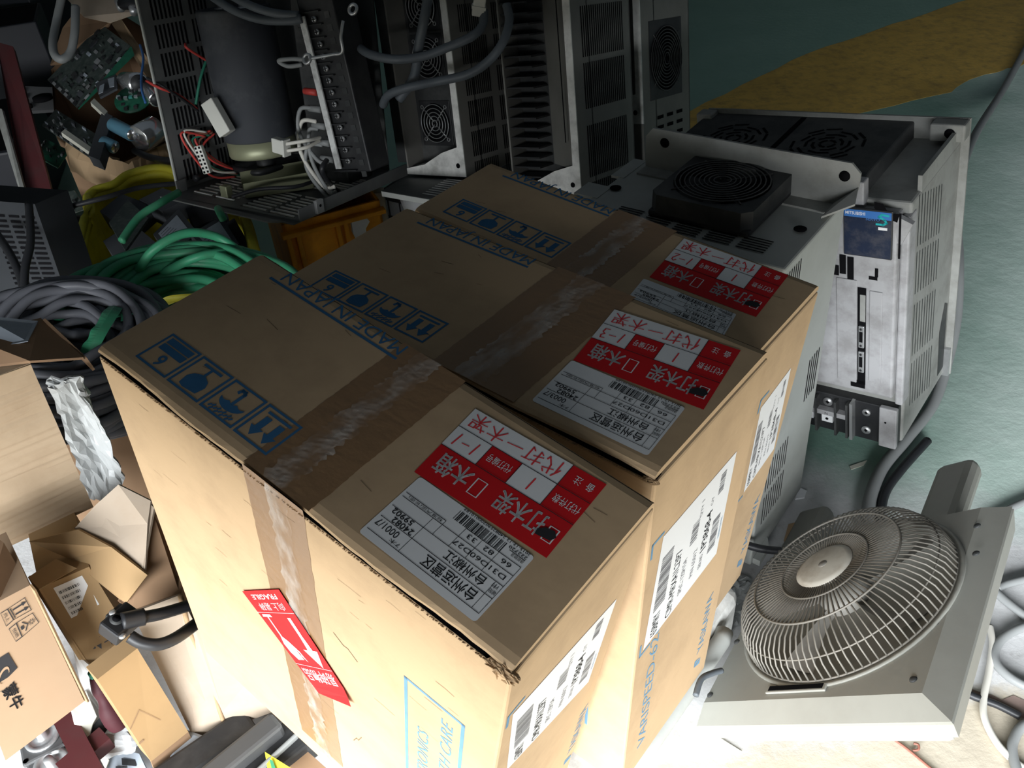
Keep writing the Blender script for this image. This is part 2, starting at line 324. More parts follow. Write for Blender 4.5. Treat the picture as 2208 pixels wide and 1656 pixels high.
def icons(b, fn, w, h):
    """four handling marks in a row in a reading frame: x 0..w, y 0..h, y up"""
    m = 'blue_ink'; g = w*0.015; cw = (w-3*g)/4; lw = w*0.014
    def cell(k): x0 = k*(cw+g); b.frame(x0, 0, x0+cw, h, lw, fn, m, INK); return x0+cw/2
    cx = cell(0)   # this side up
    b.rect(cx-cw*.34, h*.14, cx+cw*.34, h*.21, fn, m, INK)
    for s in (-1, 1):
        x = cx+s*cw*.19; b.rect(x-cw*.085, h*.28, x+cw*.085, h*.62, fn, m, INK); b.flat([(x-cw*.18,h*.62),(x+cw*.18,h*.62),(x,h*.86)], fn, m, INK)
    cx = cell(1)   # keep dry
    pts = [(cx+cw*.36*math.cos(a), h*.50+h*.24*math.sin(a)) for a in [math.pi*k/10 for k in range(11)]]
    for k in range(3):
        x = cx-cw*.36+cw*.24*k; pts += [(x+cw*.06, h*.535), (x+cw*.12, h*.55), (x+cw*.18, h*.535)] + ([(x+cw*.24, h*.50)] if k < 2 else [])
    b.flat(pts, fn, m, INK)
    b.line([(cx,h*.52),(cx,h*.2),(cx+cw*.04,h*.14),(cx+cw*.12,h*.14),(cx+cw*.15,h*.21)], lw*1.4, fn, m, INK)
    for k in range(9):
        x = cx-cw*.32+cw*.08*k; y = h*(.82+.05*(k % 2)); b.line([(x,y),(x+cw*.03,y+h*.035)], lw*.8, fn, m, INK)
        if k % 2: b.line([(x,y-h*.09),(x+cw*.03,y-h*.055)], lw*.8, fn, m, INK)
    cx = cell(2)   # fragile glass
    b.flat([(cx-cw*.26,h*.86),(cx-cw*.30,h*.62),(cx-cw*.22,h*.48),(cx-cw*.06,h*.40),(cx+cw*.06,h*.40),(cx+cw*.22,h*.48),(cx+cw*.30,h*.62),(cx+cw*.26,h*.86),(cx+cw*.12,h*.90)], fn, m, INK)
    b.rect(cx-cw*.035, h*.18, cx+cw*.035, h*.42, fn, m, INK); b.rect(cx-cw*.28, h*.12, cx+cw*.28, h*.19, fn, m, INK)
    cx = cell(3)   # stack limit
    b.rect(cx-cw*.38, h*.10, cx+cw*.38, h*.28, fn, m, INK); b.rect(cx-cw*.38, h*.31, cx+cw*.38, h*.50, fn, m, INK)
    b.text('6', cx, h*.57, h*.46, fn, m, INK, bold=0.02, align='C')
def red_notice(fn, number, hand):
    """red and white service label, reading frame 0..1 x 0..1 with y up from the bottom row"""
    b = MB(); H = 0.0004; I = H+0.0002; I2 = I+0.0002
    b.rect(0, 0, 1, 1, fn, 'red_paper', H)
    b.text('打木架', .135, .655, .27, fn, 'paper', I, bold=0.018, width=.34); b.frame(.035, .70, .105, .87, .008, fn, 'paper', I)
    b.text('木箱', .685, .655, .27, fn, 'paper', I, bold=0.018, width=.25); b.frame(.575, .68, .655, .88, .008, fn, 'paper', I)
    b.flat([(.03,.78),(.06,.73),(.12,.745),(.155,.80),(.15,.86),(.10,.85),(.05,.84)], fn, 'black_ink', I2)
    b.rect(.24, .285, .50, .575, fn, 'paper', I); b.rect(.73, .285, 1, .575, fn, 'paper', I); b.rect(.24, 0, 1, .285, fn, 'paper', I)
    for y in (.285, .575): b.rect(0, y-.004, 1, y+.004, fn, 'black_ink', I2)
    for x in (.24, .50, .73): b.rect(x-.002, .285, x+.002, .575, fn, 'black_ink', I2)
    b.rect(.238, 0, .242, .285, fn, 'black_ink', I2)
    b.text('代打件数', .02, .38, .11, fn, 'paper', I, width=.19); b.text('代打编号', .525, .38, .11, fn, 'paper', I, width=.18); b.text('备  注', .04, .09, .11, fn, 'paper', I, width=.14)
    # marker pen writing
    def pen(strokes, x0, y0, sx, sy):
        for st_ in strokes: b.line([(x0+a*sx, y0+c*sy) for a, c in st_], .011, fn, 'red_ink', I2)
    pen([[(.5,0),(.55,1)]], .34, .36, .06, .15)
    D = {'1': [[(.4,.05),(.6,.95)]], '-': [[(.1,.5),(.9,.55)]], '2': [[(.1,.8),(.35,1),(.7,.9),(.75,.65),(.1,.05),(.9,.1)]], '3': [[(.1,.95),(.6,1),(.7,.75),(.35,.55),(.75,.4),(.65,.08),(.1,.02)]]}
    for k, ch in enumerate(number): pen(D[ch], .775+.07*k, .35, .055, .17)
    G = [[[(.3,1),(.05,.5)],[(.2,.7),(.2,.0)],[(.4,.65),(.95,.8)],[(.55,1),(.65,.45),(.95,.05),(1,.25)],[(.8,1),(.9,.9)]],
         [[(.0,.7),(.5,.8)],[(.28,1),(.28,.1),(.12,.2)],[(.02,.35),(.5,.5)],[(.55,.85),(1,.9)],[(.8,.88),(.8,.05),(.62,.2)]],
         [[(.05,.5),(.9,.6)]],
         [[(.05,.68),(.95,.76)],[(.5,1),(.48,0)],[(.45,.62),(.08,.15)],[(.5,.62),(.95,.2)]],
         [[(.1,.95),(.3,.6)],[(.0,.8),(.5,.85),(.4,.55)],[(.6,.9),(.9,.92),(.88,.6),(.6,.62),(.6,.9)],[(.05,.42),(.95,.48)],[(.5,.58),(.48,-.05)],[(.45,.4),(.1,.05)],[(.52,.4),(.95,.08)]]]
    for k, g_ in enumerate(G): pen(g_, .275+.142*k, .04, .12, .20)
    return b
def ship_label(fn, serial, count):
    """white freight label, reading frame 0..1 x 0..1"""
    b = MB(); H = 0.0004; I = H+0.0002; k = 'black_ink'; r = .025
    pts = []
    for cx, cy, a0 in ((r,r*1.6,180),(1-r,r*1.6,270),(1-r,1-r*1.6,0),(r,1-r*1.6,90)):
        for j in range(4): a = math.radians(a0+30*j); pts.append((cx+r*math.cos(a), cy+r*1.6*math.sin(a)))
    b.flat(pts, fn, 'paper', H)
    def hl(x0, x1, y): b.rect(x0, y-.004, x1, y+.004, fn, k, I)
    def vl(x, y0, y1): b.rect(x-.0015, y0, x+.0015, y1, fn, k, I)
    hl(.02, .98, .90); hl(.02, .98, .685); hl(.02, .70, .50); hl(.02, .48, .335); hl(.70, .98, .50); hl(.02, .98, .185+.15); hl(.62, .98, .27); hl(.02, .48, .20)
    vl(.08, .50, .90); vl(.70, .335, .90); vl(.62, .27, .50); vl(.48, .20, .50); vl(.34, .20, .50); vl(.20, .20, .50); vl(.02, .20, .90)
    b.text('台州运营区', .11, .73, .165, fn, k, I, bold=0.006, width=.43)
    b.text('台州椒江', .13, .54, .14, fn, k, I, bold=0.006, width=.33); b.text('城阳', .025, .60, .06, fn, k, I, width=.05); b.text('市', .035, .53, .06, fn, k, I)
    b.text('7木', .72, .83, .06, fn, k, I); b.text(serial, .78, .72, .13, fn, k, I, width=.19)
    b.text('24082', .72, .60, .11, fn, k, I, bold=0.012, width=.18); b.text('59902', .77, .51, .10, fn, k, I, bold=0.012, width=.18)
    for j, (a, c) in enumerate((('D31','66'),('D60','82'),('D27','33'))):
        b.text(a, .05+.145*j, .385, .085, fn, k, I); b.text(c, .075+.145*j, .235, .085, fn, k, I)
    b.text('标准汽运(长途)', .64, .285, .045, fn, k, I, width=.30)
    b.text('德邦物流', .03, .11, .06, fn, k, I, width=.10); b.text('222720', .03, .055, .05, fn, k, I, bold=0.01); b.text('2015-12-12 '+count, .03, .0, .048, fn, k, I, bold=0.008, width=.56); hl(.03, .16, .105)
    barcode(b, .20, .06, .60, .20, fn, k, 34, I, 5)
    return b
def side_label(fn):
    """white maker's label with bar codes, reading frame 0..1 x 0..1"""
    b = MB(); H = 0.0004; I = H+0.0002; k = 'grey_ink'
    b.rect(0, 0, 1, 1, fn, 'paper', H)
    barcode(b, .30, .80, .78, .95, fn, k, 38, I, 3)
    b.text('658MRY', .03, .84, .13, fn, 'black_ink', I, width=.22)
    b.text('CIMR-MRXA1L23P7', .03, .655, .12, fn, 'black_ink', I, width=.62); b.text('SPEC: 12SP15A', .12, .54, .08, fn, k, I, width=.34)
    b.text('P/N 65012', .15, .39, .075, fn, k, I, width=.27); b.text('SER.NO.', .12, .27, .065, fn, k, I, width=.15); b.text('1P3868-4', .30, .245, .12, fn, 'black_ink', I, bold=0.01, width=.37)
    barcode(b, .17, .08, .50, .19, fn, k, 24, I, 9); barcode(b, .55, .44, .74, .54, fn, k, 14, I, 11); b.text('YASKAWA ELECTRIC', .20, .025, .035, fn, 'lightblue_ink', I, width=.22)
    b.text('Q\'TY', .74, .42, .05, fn, k, I); b.text('1', .88, .42, .06, fn, k, I); b.text('C/T', .72, .26, .05, fn, k, I); barcode(b, .75, .12, .93, .20, fn, k, 12, I, 12)
    return b
def tape_strip(fn, pts2, m, h, seed, amp=0.0006):
    """tape as a finely divided strip with wavy long edges; pts2 = (u0,v0,u1,v1) rectangle in metres in the surface frame"""
    rnd = random.Random(seed); u0, v0, u1, v1 = pts2; n = 60; k_ = 6; vs = []; fs = []
    for i in range(n+1):
        a = v0+(v1-v0)*i/n; e = [rnd.uniform(-amp, amp), rnd.uniform(-amp, amp)]
        for j in range(k_+1):
            s_ = j/k_; u = u0+(u1-u0)*s_+(e[0]*(1-s_)+e[1]*s_ if j in (0, k_) else 0)
            vs.append(fn(u, a, h+(rnd.uniform(0, 0.0005) if m == 'clear' else rnd.uniform(0, 0.0001))))
    for i in range(n):
        for j in range(k_): q = i*(k_+1)+j; fs.append((q, q+1, q+k_+2, q+k_+1))
    return MB().add(vs, fs, m)
M['scuff'] = mat('scuffed_board', (.20,.14,.09), .9, var=.3, scale=50, spec=.05)
CARTONS = [
 dict(f='box1', label='brown cardboard carton nearest the camera with red FRAGILE sticker on its front', serial='0001/7', count='24082590200010189', num='1-1',
      red=[(0.3149,0.1798), (0.4554,0.1879), (0.4598,0.0936), (0.3225,0.0884)],
      ship=[(0.3297,0.0881), (0.4523,0.0882), (0.4525,0.013), (0.3303,0.0141)],
      side=[(0.498,0.1778,0.4723), (0.498,0.0128,0.5086), (0.498,0.0218,0.3706), (0.498,0.1725,0.3063)],
      tape=((0.2038,0.0018), (0.2811,0.0242))),
 dict(f='box2', label='brown cardboard carton in the middle of the row of three, label numbered 1-3', serial='0003/7', count='24082590200030189', num='1-3',
      red=[(0.3458,0.1874), (0.4893,0.2037), (0.5035,0.1012), (0.3607,0.0888)],
      ship=[(0.3596,0.0879), (0.4886,0.0933), (0.4939,0.0166), (0.3645,0.0141)],
      side=[(0.513,0.1824,0.4788), (0.513,0.0296,0.483), (0.513,0.0152,0.3033), (0.513,0.1804,0.3065)], tape=None),
 dict(f='box3', label='brown cardboard carton farthest from the camera in the row of three, against grey cabinet', serial='0002/7', count='24082590200020189', num='1-2',
      red=[(0.3224,0.1548), (0.4611,0.16), (0.4679,0.0622), (0.3324,0.0559)],
      ship=[(0.3287,0.0494), (0.4483,0.0535), (0.4563,-0.025), (0.3346,-0.0365)],
      side=[(0.499,0.1358,0.4616), (0.499,0.0583,0.4509), (0.499,0.0741,0.2846), (0.499,0.1574,0.2998)], tape=None),
]
for ci, cd in enumerate(CARTONS):
    o, yaw, tx, ty, dims, _s = FR[cd['f']]; Lx, Wy, Hz = dims
    root = thing('carton', cd['label'], 'box', fmat(o, yaw, tx, ty), 'drive cartons in a row')
    b, top = carton_body(dims)
    # scuffs and creases in the board
    sc = b; rnd = random.Random(90+ci)
    for _ in range(30 if ci == 0 else 8):
        x, z = rnd.uniform(.03, Lx-.03), Hz-.02-abs(rnd.gauss(0, .16))
        if z < .06: continue
        l = rnd.uniform(.004, .028); sc.line([(x, z), (x+l*.5, z+rnd.uniform(-.001,.001)), (x+l, z+rnd.uniform(-.0015,.0015))], rnd.uniform(.0002,.0006), lambda u, v, h: Vector((u, -h, v)), 'scuff', .0004)
    for _ in range(14):
        x, y = rnd.uniform(.03, Lx-.03), rnd.uniform(.01, Wy-.01); l = rnd.uniform(.004,.02); top.line([(x, y), (x+l, y+rnd.uniform(-.004,.004))], .0005, lambda u, v, h, Hz=Hz: Vector((u, v, Hz+h)), 'scuff', .0002)
    for x0_, z0_, dx_, dz_ in ((.30,.42,.03,-.02),(.31,.18,.014,.03)): sc.line([(x0_,z0_),(x0_+dx_*.4,z0_+dz_*.5),(x0_+dx_*.6,z0_+dz_*.45),(x0_+dx_,z0_+dz_)], .0011, lambda u, v, h: Vector((u, -h, v)), 'scuff', .0004)
    b.build('body', root); top.build('top_panel', root)
    torn_bits((Lx-0.001, 0.0015, Hz-0.009), 22 if ci == 0 else 10, (0.0078, 0.0045, 0.003)[ci], 20+ci).build('torn_corner', root)
    tb = MB()
    rnd = random.Random(40+ci)
    for _ in range(420 if ci < 2 else 0):        # fibres along the torn front edge
        x = rnd.uniform(0.005, Lx-0.005); s_ = rnd.uniform(0.0008, 0.0024); p = Vector((x, -0.0003, Hz-0.0098-rnd.uniform(0, 0.0018)))
        tb.prism([p, p+Vector((s_, 0, 0.0005)), p+Vector((s_*.5, -0.0012, s_*.6))], (0, 0.0008, 0), 'card_edge')
    if ci < 2: tb.build('frayed_edge', root)
    topf = lambda x, y, h, Hz=Hz: Vector((x, y, Hz+h))
    # printing on the top: reading frame turned by half a turn
    pr = MB()
    x1 = .2145
    rf = lambda x, y, h, x1=x1, Hz=Hz, Wy=Wy: Vector((x1-x, Wy-.004-y, Hz+h))      # reading: x to the left, y towards the viewer
    pr.text('MADE IN JAPAN', 0, 0, .0228, rf, 'blue_ink', INK, bold=0.0, width=.167); pr.rect(-.0025, .0185, .1765, .0218, rf, 'blue_ink', INK)
    ri = lambda x, y, h, Hz=Hz: Vector((.2163-x, .0603-y, Hz+h))
    icons(pr, ri, .180, .0425)
    pr.build('printing', root); pr = MB()
    # printing on the right-hand end: text climbs, its top towards the viewer's left
    re_ = lambda x, y, h, Lx=Lx: Vector((Lx+h, .197-y, x))
    pr.text('VARISPEED-626', .052, .146, .027, re_, 'lightblue_ink', INK, bold=-0.004, width=.265, shear=0.25)
    ey = 0 if Wy > .19 else .045
    pr.text('YASKAWA', .085, ey, .024, re_, 'lightblue_ink', INK, bold=0.0, width=.128)
    pr.flat([(.045,ey),(.060,ey),(.055,ey+.018)], re_, 'lightblue_ink', INK); pr.flat([(.056,ey+.018),(.071,ey+.018),(.064,ey+.004)], re_, 'lightblue_ink', INK)
    # printed frame round the end label
    q = [Vector(p) for p in cd['side']]
    cy = [p.y for p in q]; cz = [p.z for p in q]
    y0_, y1_, z0_, z1_ = min(cy)-.006, max(cy)+.006, min(cz)-.006, max(cz)+.006
    for a, c in (((y0_, z0_), (y0_+.02, z0_)), ((y0_, z0_), (y0_, z0_+.02)), ((y0_, z1_), (y0_+.02, z1_)), ((y0_, z1_), (y0_, z1_-.02))):
        pr.line([a, c], .0035, lambda u, v, h, Lx=Lx: Vector((Lx+h, u, v)), 'lightblue_ink', INK)
    pr.build('printing', root); pr = MB()
    # printing on the front: a box with two climbing lines
    fx0, fx1, fz1 = Lx*.70, Lx*.885, Hz*.78
    ff = lambda x, y, h: Vector((x, -h, y))
    if ci == 0:
        a, c, d = (0.3933,0,0.4556), (0.4602,0,0.4484), (0.46,0,0.3549)
        fx0, fx1, ft = a[0], c[0], (a[2]+c[2])/2
    else: ft = Hz*.77
    for l in (((fx0, 0.10), (fx0, ft)), ((fx0, ft), (fx1, ft)), ((fx1, ft), (fx1, 0.10))): pr.line(l, .004, ff, 'lightblue_ink', INK)
    rfr = lambda x, y, h, fx1=fx1: Vector((fx1-y, -h, x))
    wfr = fx1-fx0
    pr.text('POWER ELECTRONICS', .11, wfr*.58, wfr*.30, rfr, 'lightblue_ink', INK, width=ft-.19, shear=0.2); pr.text('HANDLE WITH CARE', .16, wfr*.16, wfr*.30, rfr, 'lightblue_ink', INK, width=ft-.18, shear=0.2)
    pr.build('printing', root)
    # labels
    A, B, C_, D = [(p[0], p[1], Hz) for p in cd['red']]
    red_notice(quadmap(B, A, D, C_, (0,0,1)), cd['num'], '').build('service_label', root)
    A, B, C_, D = [(p[0], max(p[1], .006), Hz) for p in cd['ship']]
    ship_label(quadmap(B, A, D, C_, (0,0,1)), cd['serial'], cd['count']).build('freight_label', root)
    A, B, C_, D = cd['side']
    side_label(quadmap(D, A, B, C_, (1,0,0)) if False else quadmap(D, A, B, C_, (1,0,0))).build('maker_label', root)
    # tape over the top and down the front
    tu0, tu1 = {'box1': (.207,.286), 'box2': (.245,.352), 'box3': (.2185,.306)}[cd['f']]
    tape_strip(topf, (tu0, 0.002, tu1, Wy-0.002), 'tape', 0.0002, 60+ci).build('brown_tape', root)
    tape_strip(topf, (tu0+(tu1-tu0)*.28, 0.002, tu0+(tu1-tu0)*.62, Wy-0.002), 'clear', 0.0009, 70+ci, 0.003).build('clear_tape', root)
    if ci == 0:
        fu0, fu1 = (0.2069,0.5924)[0], (0.2815,0.5952)[0]
        tape_strip(ff, (fu0, 0.05, fu1, Hz-0.001), 'tape', 0.0003, 80).build('brown_tape', root)
        w_ = fu1-fu0
        tape_strip(ff, (fu0+w_*.38, 0.03, fu0+w_*.72, Hz-0.001), 'clear', 0.001, 81, 0.003).build('clear_tape', root)
        # fragile sticker
        A, B, C_, D = (0.153,0,0.3366), (0.2246,0,0.4187), (0.3198,0,0.294), (0.2606,0,0.236)
        s = quadmap(B, A, D, C_, (0,-1,0)); b = MB(); H = 0.002; I = H+0.0004
        n = 14; vs = [s(x, k/n, H+0.004*max(0, (k/n-.88)/0.12)*(1-x)) for k in range(n+1) for x in (0, 1)]
        b.add(vs, [(2*k, 2*k+1, 2*k+3, 2*k+2) for k in range(n)], 'red_paper')
        b.text('易碎物品', .08, .745, .13, s, 'paper', I, bold=0.02, width=.84); b.rect(.0, .697, 1, .70, s, 'paper', I); b.rect(0, .197, 1, .20, s, 'paper', I)
        b.text('向上 易碎', .14, .115, .075, s, 'paper', I, bold=0.02, width=.66); b.text('FRAGILE', .16, .035, .062, s, 'paper', I, bold=0.012, width=.66)
        fl = lambda pts: [(x, 1-y) for x, y in pts]
        b.flat(fl([(.18,.76),(.26,.76),(.27,.58),(.30,.47),(.42,.47),(.20,.31),(.06,.47),(.17,.47),(.19,.60)]), s, 'paper', I)      # arrow
        b.flat(fl([(.54,.34),(.62,.40),(.58,.44),(.66,.47),(.62,.36),(.80,.35),(.88,.42),(.90,.50),(.84,.57),(.78,.57),(.70,.53)]), s, 'paper', I)   # broken glass
        b.flat(fl([(.79,.56),(.83,.56),(.80,.76),(.77,.76)]), s, 'paper', I); b.flat(fl([(.66,.76),(.92,.76),(.90,.785),(.68,.785)]), s, 'paper', I)
        b.build('fragile_sticker', root)

# ---------------------------------------------------------------- grilles, vents
def ring(b, c, r, w, m, T=None, seg=28):
    b.tube([(c[0]+r*math.cos(2*math.pi*k/seg), c[1]+r*math.sin(2*math.pi*k/seg), c[2]) for k in range(seg)], w, m, 5, T, closed=True)
def fan_grille(parent, T, R, m='wire_rod', rings=6, w=0.0012, name='fan_grille', spokes=4, rot0=0.78, loop=False):
    b = MB()
    for k in range(rings): ring(b, (0,0,0.002), R*(0.18+0.82*k/(rings-1)), w, m, T)
    for k in range(spokes):
        a = rot0+2*math.pi*k/spokes; b.tube([(R*.1*math.cos(a), R*.1*math.sin(a), 0.0), (R*1.12*math.cos(a), R*1.12*math.sin(a), 0.0)], w*1.2, m, 5, T)
    if loop:
        for k in range(spokes):
            a = rot0+2*math.pi*k/spokes; ring(b, (R*1.2*math.cos(a), R*1.2*math.sin(a), 0), R*.09, w, m, T, 10)
    return b.build(name, parent)
def fan_rotor(parent, T, R, m='black'):
    b = MB(); b.lathe([(0,0.0),(R*.32,0.0),(R*.34,-.004),(R*.34,-.02)], m, 20, T)
    for k in range(7):
        a = 2*math.pi*k/7; vs = []
        for j in range(5):
            rr = R*(.34+.62*j/4)
            for s, z in ((0,-.004),(1,-.018)): an = a+s*.62+j*.05; vs.append((rr*math.cos(an), rr*math.sin(an), z))
        b.add(vs, [(2*j, 2*j+1, 2*j+3, 2*j+2) for j in range(4)], m, T)
    return b.build('fan_rotor', parent)
def slots(b, fn, x0, y0, x1, y1, n, m='hole', h=0.0004, along='y', fill=0.5):
    for k in range(n):
        if along == 'y': w = (x1-x0)/n; b.rect(x0+w*k+w*(1-fill)/2, y0, x0+w*k+w*(1+fill)/2, y1, fn, m, h)
        else: w = (y1-y0)/n; b.rect(x0, y0+w*k+w*(1-fill)/2, x1, y0+w*k+w*(1+fill)/2, fn, m, h)
M['wire_rod'] = mat('dull_wire_rod', (0.10, 0.10, 0.10), 0.45, metal=0.5, var=0.2)
M['steel_rod'] = mat('steel_wire', (0.34, 0.35, 0.35), 0.4, metal=0.6, var=0.2)
def screw(b, p, r, T=None, m='zinc', ax='y'):
    p = Vector(p); d = {'x': Vector((1,0,0)), 'y': Vector((0,-1,0)), 'z': Vector((0,0,1))}[ax]
    b.cyl(p, p+d*r*.5, r, m, 12, T); b.cyl(p+d*r*.5, p+d*r*.52, r*.45, 'hole', 4, T)

# ---------------------------------------------------------------- grey cabinet behind the cartons
o, yaw, tx, ty, (Wd, Dp, Hh), sc_ = FR['cab']
cab = thing('drive_cabinet', 'large grey drive cabinet with a black square fan on top, behind the farthest carton', 'machine', fmat(o, yaw, tx, ty, sc_))
b = MB(); b.box((0,.078,0), (Wd,Dp,Hh), 'grey', bev=0.003)
b.box((-0.012, .215, Hh-.003), (0.01, Dp, Hh+.001), 'grey'); b.box((-.03,.14,Hh-.003), (0.01,.18,Hh+.001), 'grey')
top = lambda x, y, h: Vector((x, y, Hh+.0012+h))
for x in (.018, .297): b.lathe([(0,0),(.0085,0),(.0085,-.001),(0,-.001)], 'hole', 14, Matrix.Translation((x, .178, Hh+.003)))
b.build('body', cab)
b = MB(); rgt = lambda x, y, h: Vector((Wd+h, x, y))
for k in range(5): slots(b, top, .055+.047*k, .098, .055+.047*k+.038, .135, 6, along='x', fill=.42)
b.build('vent_slots', cab); b = MB()
slots(b, rgt, .085, .44, .135, .535, 7, fill=.35); b.build('vent_slots', cab); b = MB()
slots(b, rgt, .222, .235, .268, .315, 5, fill=.4); b.build('vent_slots', cab); b = MB()
for r_ in range(2):
    for k in range(9): slots(b, rgt, .10+.0+.009*k, .075+.07*r_, .10+.009*k+.0045, .075+.07*r_+.058, 1, fill=.6)
b.build('vent_slots', cab)
b = MB(); b.prism([(.02,.262,Hh),(.02,.262,Hh+.05),(.032,.262,Hh+.064),(.325,.262,Hh+.064),(.338,.262,Hh+.052),(.338,.262,Hh+.028),(.325,.262,Hh+.01),(.31,.262,Hh)], (0,.004,0), 'grey_dusty')
b.box((.02,.235,Hh), (.31,.264,Hh+.003), 'grey_dusty'); b.prism([(.31,.215,Hh+.003),(.345,.235,Hh+.02),(.338,.262,Hh+.03),(.31,.262,Hh+.003)], (0,0,.003), 'grey_dusty')
for x in (.052,.318): b.cyl((x,.2615,Hh+.045), (x,.2668,Hh+.045), .0075, 'hole', 14)
b.build('mounting_flange', cab)
fx, fy, fs, fh = .1750, .1995, .148, .034
b = MB(); h2 = fs/2
b.box((fx-h2,fy-h2,Hh+.001), (fx+h2,fy+h2,Hh+.010), 'black', bev=.003)
n = 36; R = .066; vs = []
sq = []
for k in range(n):
    a = 2*math.pi*k/n; c_, s_ = math.cos(a), math.sin(a); q = h2/max(abs(c_), abs(s_)); vs += [(fx+R*c_, fy+R*s_, Hh+fh), (fx+q*c_*.985, fy+q*s_*.985, Hh+fh), (fx+q*c_, fy+q*s_, Hh+.008), (fx+R*c_, fy+R*s_, Hh+.012)]
fs_ = []
for k in range(n):
    a, c_ = 4*k, 4*((k+1) % n); fs_ += [(a, a+1, c_+1, c_), (a+1, a+2, c_+2, c_+1), (a+3, a, c_, c_+3)]
b.add(vs, fs_, 'black_metal')
fan = b.build('cooling_fan', cab)
Tf = Matrix.Translation((fx, fy, Hh+fh+.001)); fan_grille(fan, Tf, .064, 'wire_rod', 9, .0011, rot0=.785); fan_rotor(fan, Matrix.Translation((fx,fy,Hh+fh-.004)), .062)
b = MB(); b.box((.29,.255,-.0), (.318,.285,.022), 'rubber', bev=.003); b.build('rubber_foot', cab)
b = MB(); b.prism([(Wd,.085,.0),(Wd+.012,.085,.0),(Wd+.012,.12,.0),(Wd,.14,.0)], (0,0,.012), 'grey'); b.build('base_lip', cab)
b = MB(); b.tube(catmull([(Wd-.01,.05,.075),(Wd+.02,.06,.07),(Wd+.045,.075,.066)], 6), .006, 'rubber', 8); tag(b.build('cable_stub', cab))

# ---------------------------------------------------------------- upright servo amplifier with blue display
o, yaw, tx, ty, (Wd, Dp, Hh), sc_ = FR['drive']
drv = thing('servo_amplifier', 'tall dusty servo amplifier with a dark blue display panel, standing on green floor', 'machine', fmat(o, yaw, tx, ty, sc_))
b = MB(); Zt = Hh-.03
b.box((0,.012,.0), (Wd,Dp,Hh-.028), 'grey_dusty', bev=.004)                                     # sides and back
b.box((0,.02,Hh-.03), (.365,Dp,Hh), 'black_metal', bev=.003)                                     # raised roof
b.box((Wd-.006,.05,Hh-.03), (Wd,Dp,Hh-.004), 'grey_dusty'); b.box((0,Dp-.004,0), (Wd+.012,Dp,Hh+.008), 'grey_dusty')
b.build('case', drv)
b = MB(); tp = lambda x, y, h: Vector((x, y, Hh+h))
for cx in (.10, .265):
    for k in range(5):
        for j in range(12):
            a = 2*math.pi*j/12; r0 = .012+.011*k
            if (j+k) % 3: b.line([(cx+r0*math.cos(a), .125+r0*math.sin(a)), (cx+r0*math.cos(a+.38), .125+r0*math.sin(a+.38))], .0045, tp, 'hole', .0006)
b.line([(.185,.06),(.185,.215)], .01, tp, 'hole', .0005); b.build('roof_vents', drv)
b = MB()
b.box((.335,-.002,Hh-.042), (.372,.018,Hh+.004), 'white_dusty', bev=.002)
b.box((.16,-.012,.11), (.425,.014,Hh-.038), 'white_dusty', bev=.004)                              # front cover
b.box((.425,.0,.09), (Wd+.002,.03,Hh-.045), 'white_dusty', bev=.003)
b.prism([(.395,-.014,Hh-.05),(.42,-.014,Hh-.036),(.445,-.010,Hh-.05),(.43,-.010,Hh-.085),(.405,-.014,Hh-.075)], (0,.01,0), 'white_dusty')
b.build('front_cover', drv)
fr = lambda x, y, h: Vector((x, -.0125-h, y))
b = MB()
b.box((.3476,-.016,.375), (.419,-.012,.455), 'black', bev=.0015); f2 = lambda x, y, h: Vector((x, -.0163-h, y))
M['screen_blue'] = mat('dark_blue_label', (0.02,0.028,0.055), .25, var=.3, scale=30, dirt=(.09,.09,.10), dirt_amt=.6, dirt_scale=40); M['cyan_ink'] = mat('turquoise_ink', (0.02,.42,.45), .4); M['blue_print'] = mat('bright_blue_print', (.05,.18,.5), .4)
b.rect(.349,.377,.4175,.453, f2, 'screen_blue', .0002); b.rect(.349,.441,.4175,.453, f2, 'blue_print', .0003)
b.text('MITSUBISHI', .351,.445,.0072, f2, 'paper', .0005, bold=.01, width=.029); b.text('SERVO', .381,.438,.007, f2, 'blue_print', .0005, width=.020)
b.line([(.413,.448),(.404,.449),(.400,.445),(.408,.441),(.411,.436),(.406,.433),(.397,.433)], .0032, f2, 'cyan_ink', .0005); b.rect(.399,.424,.412,.4285, f2, 'paper', .0004)
b.build('display_panel', drv)
b = MB(); k = 'hole'
b.flat([(.392,.458),(.400,.447),(.425,.438),(.428,.452),(.412,.452),(.405,.465),(.392,.468)], fr, k, .0022)
for q in ((.34,.338,.350,.372),(.327,.334,.339,.352),(.352,.318,.362,.370),(.368,.128,.3815,.318),(.357,.12,.381,.135),(.385,.335,.398,.341),(.394,.341,.399,.356),(.427,.378,.430,.452)): b.rect(q[0],q[1],q[2],q[3], fr, k, .0006)
b.build('cover_openings', drv)
b = MB()
b.box((.387,-.0145,.14), (.4065,-.012,.315), 'white_dusty', bev=.001); b.box((.335,-.0145,.13), (.367,-.012,.33), 'white_dusty', bev=.001); b.box((.372,-.0135,.255), (.3805,-.0125,.305), 'grey_dusty')
b.build('cover_doors', drv)
b = MB()
for z in (.155,.205): 
    b.box((.3705,-.0165,z), (.3795,-.0125,z+.042), 'zinc', bev=.001); b.box((.3725,-.0175,z+.012), (.3775,-.0165,z+.032), 'hole')
    for dz in (.005,.037): b.cyl((.375,-.0165,z+dz), (.375,-.0175,z+dz), .002, 'black', 8)
b.build('connectors', drv)
b = MB()                                                                                          # terminal block at the foot
b.box((.22,-.006,.002), (.432,.014,.085), 'black', bev=.002); b.box((.245,-.018,.045), (.352,-.006,.055), 'white_dusty')
for x in (.262,.297,.332,.352): b.box((x-.002,-.02,.005), (x+.002,-.005,.08), 'black_metal')
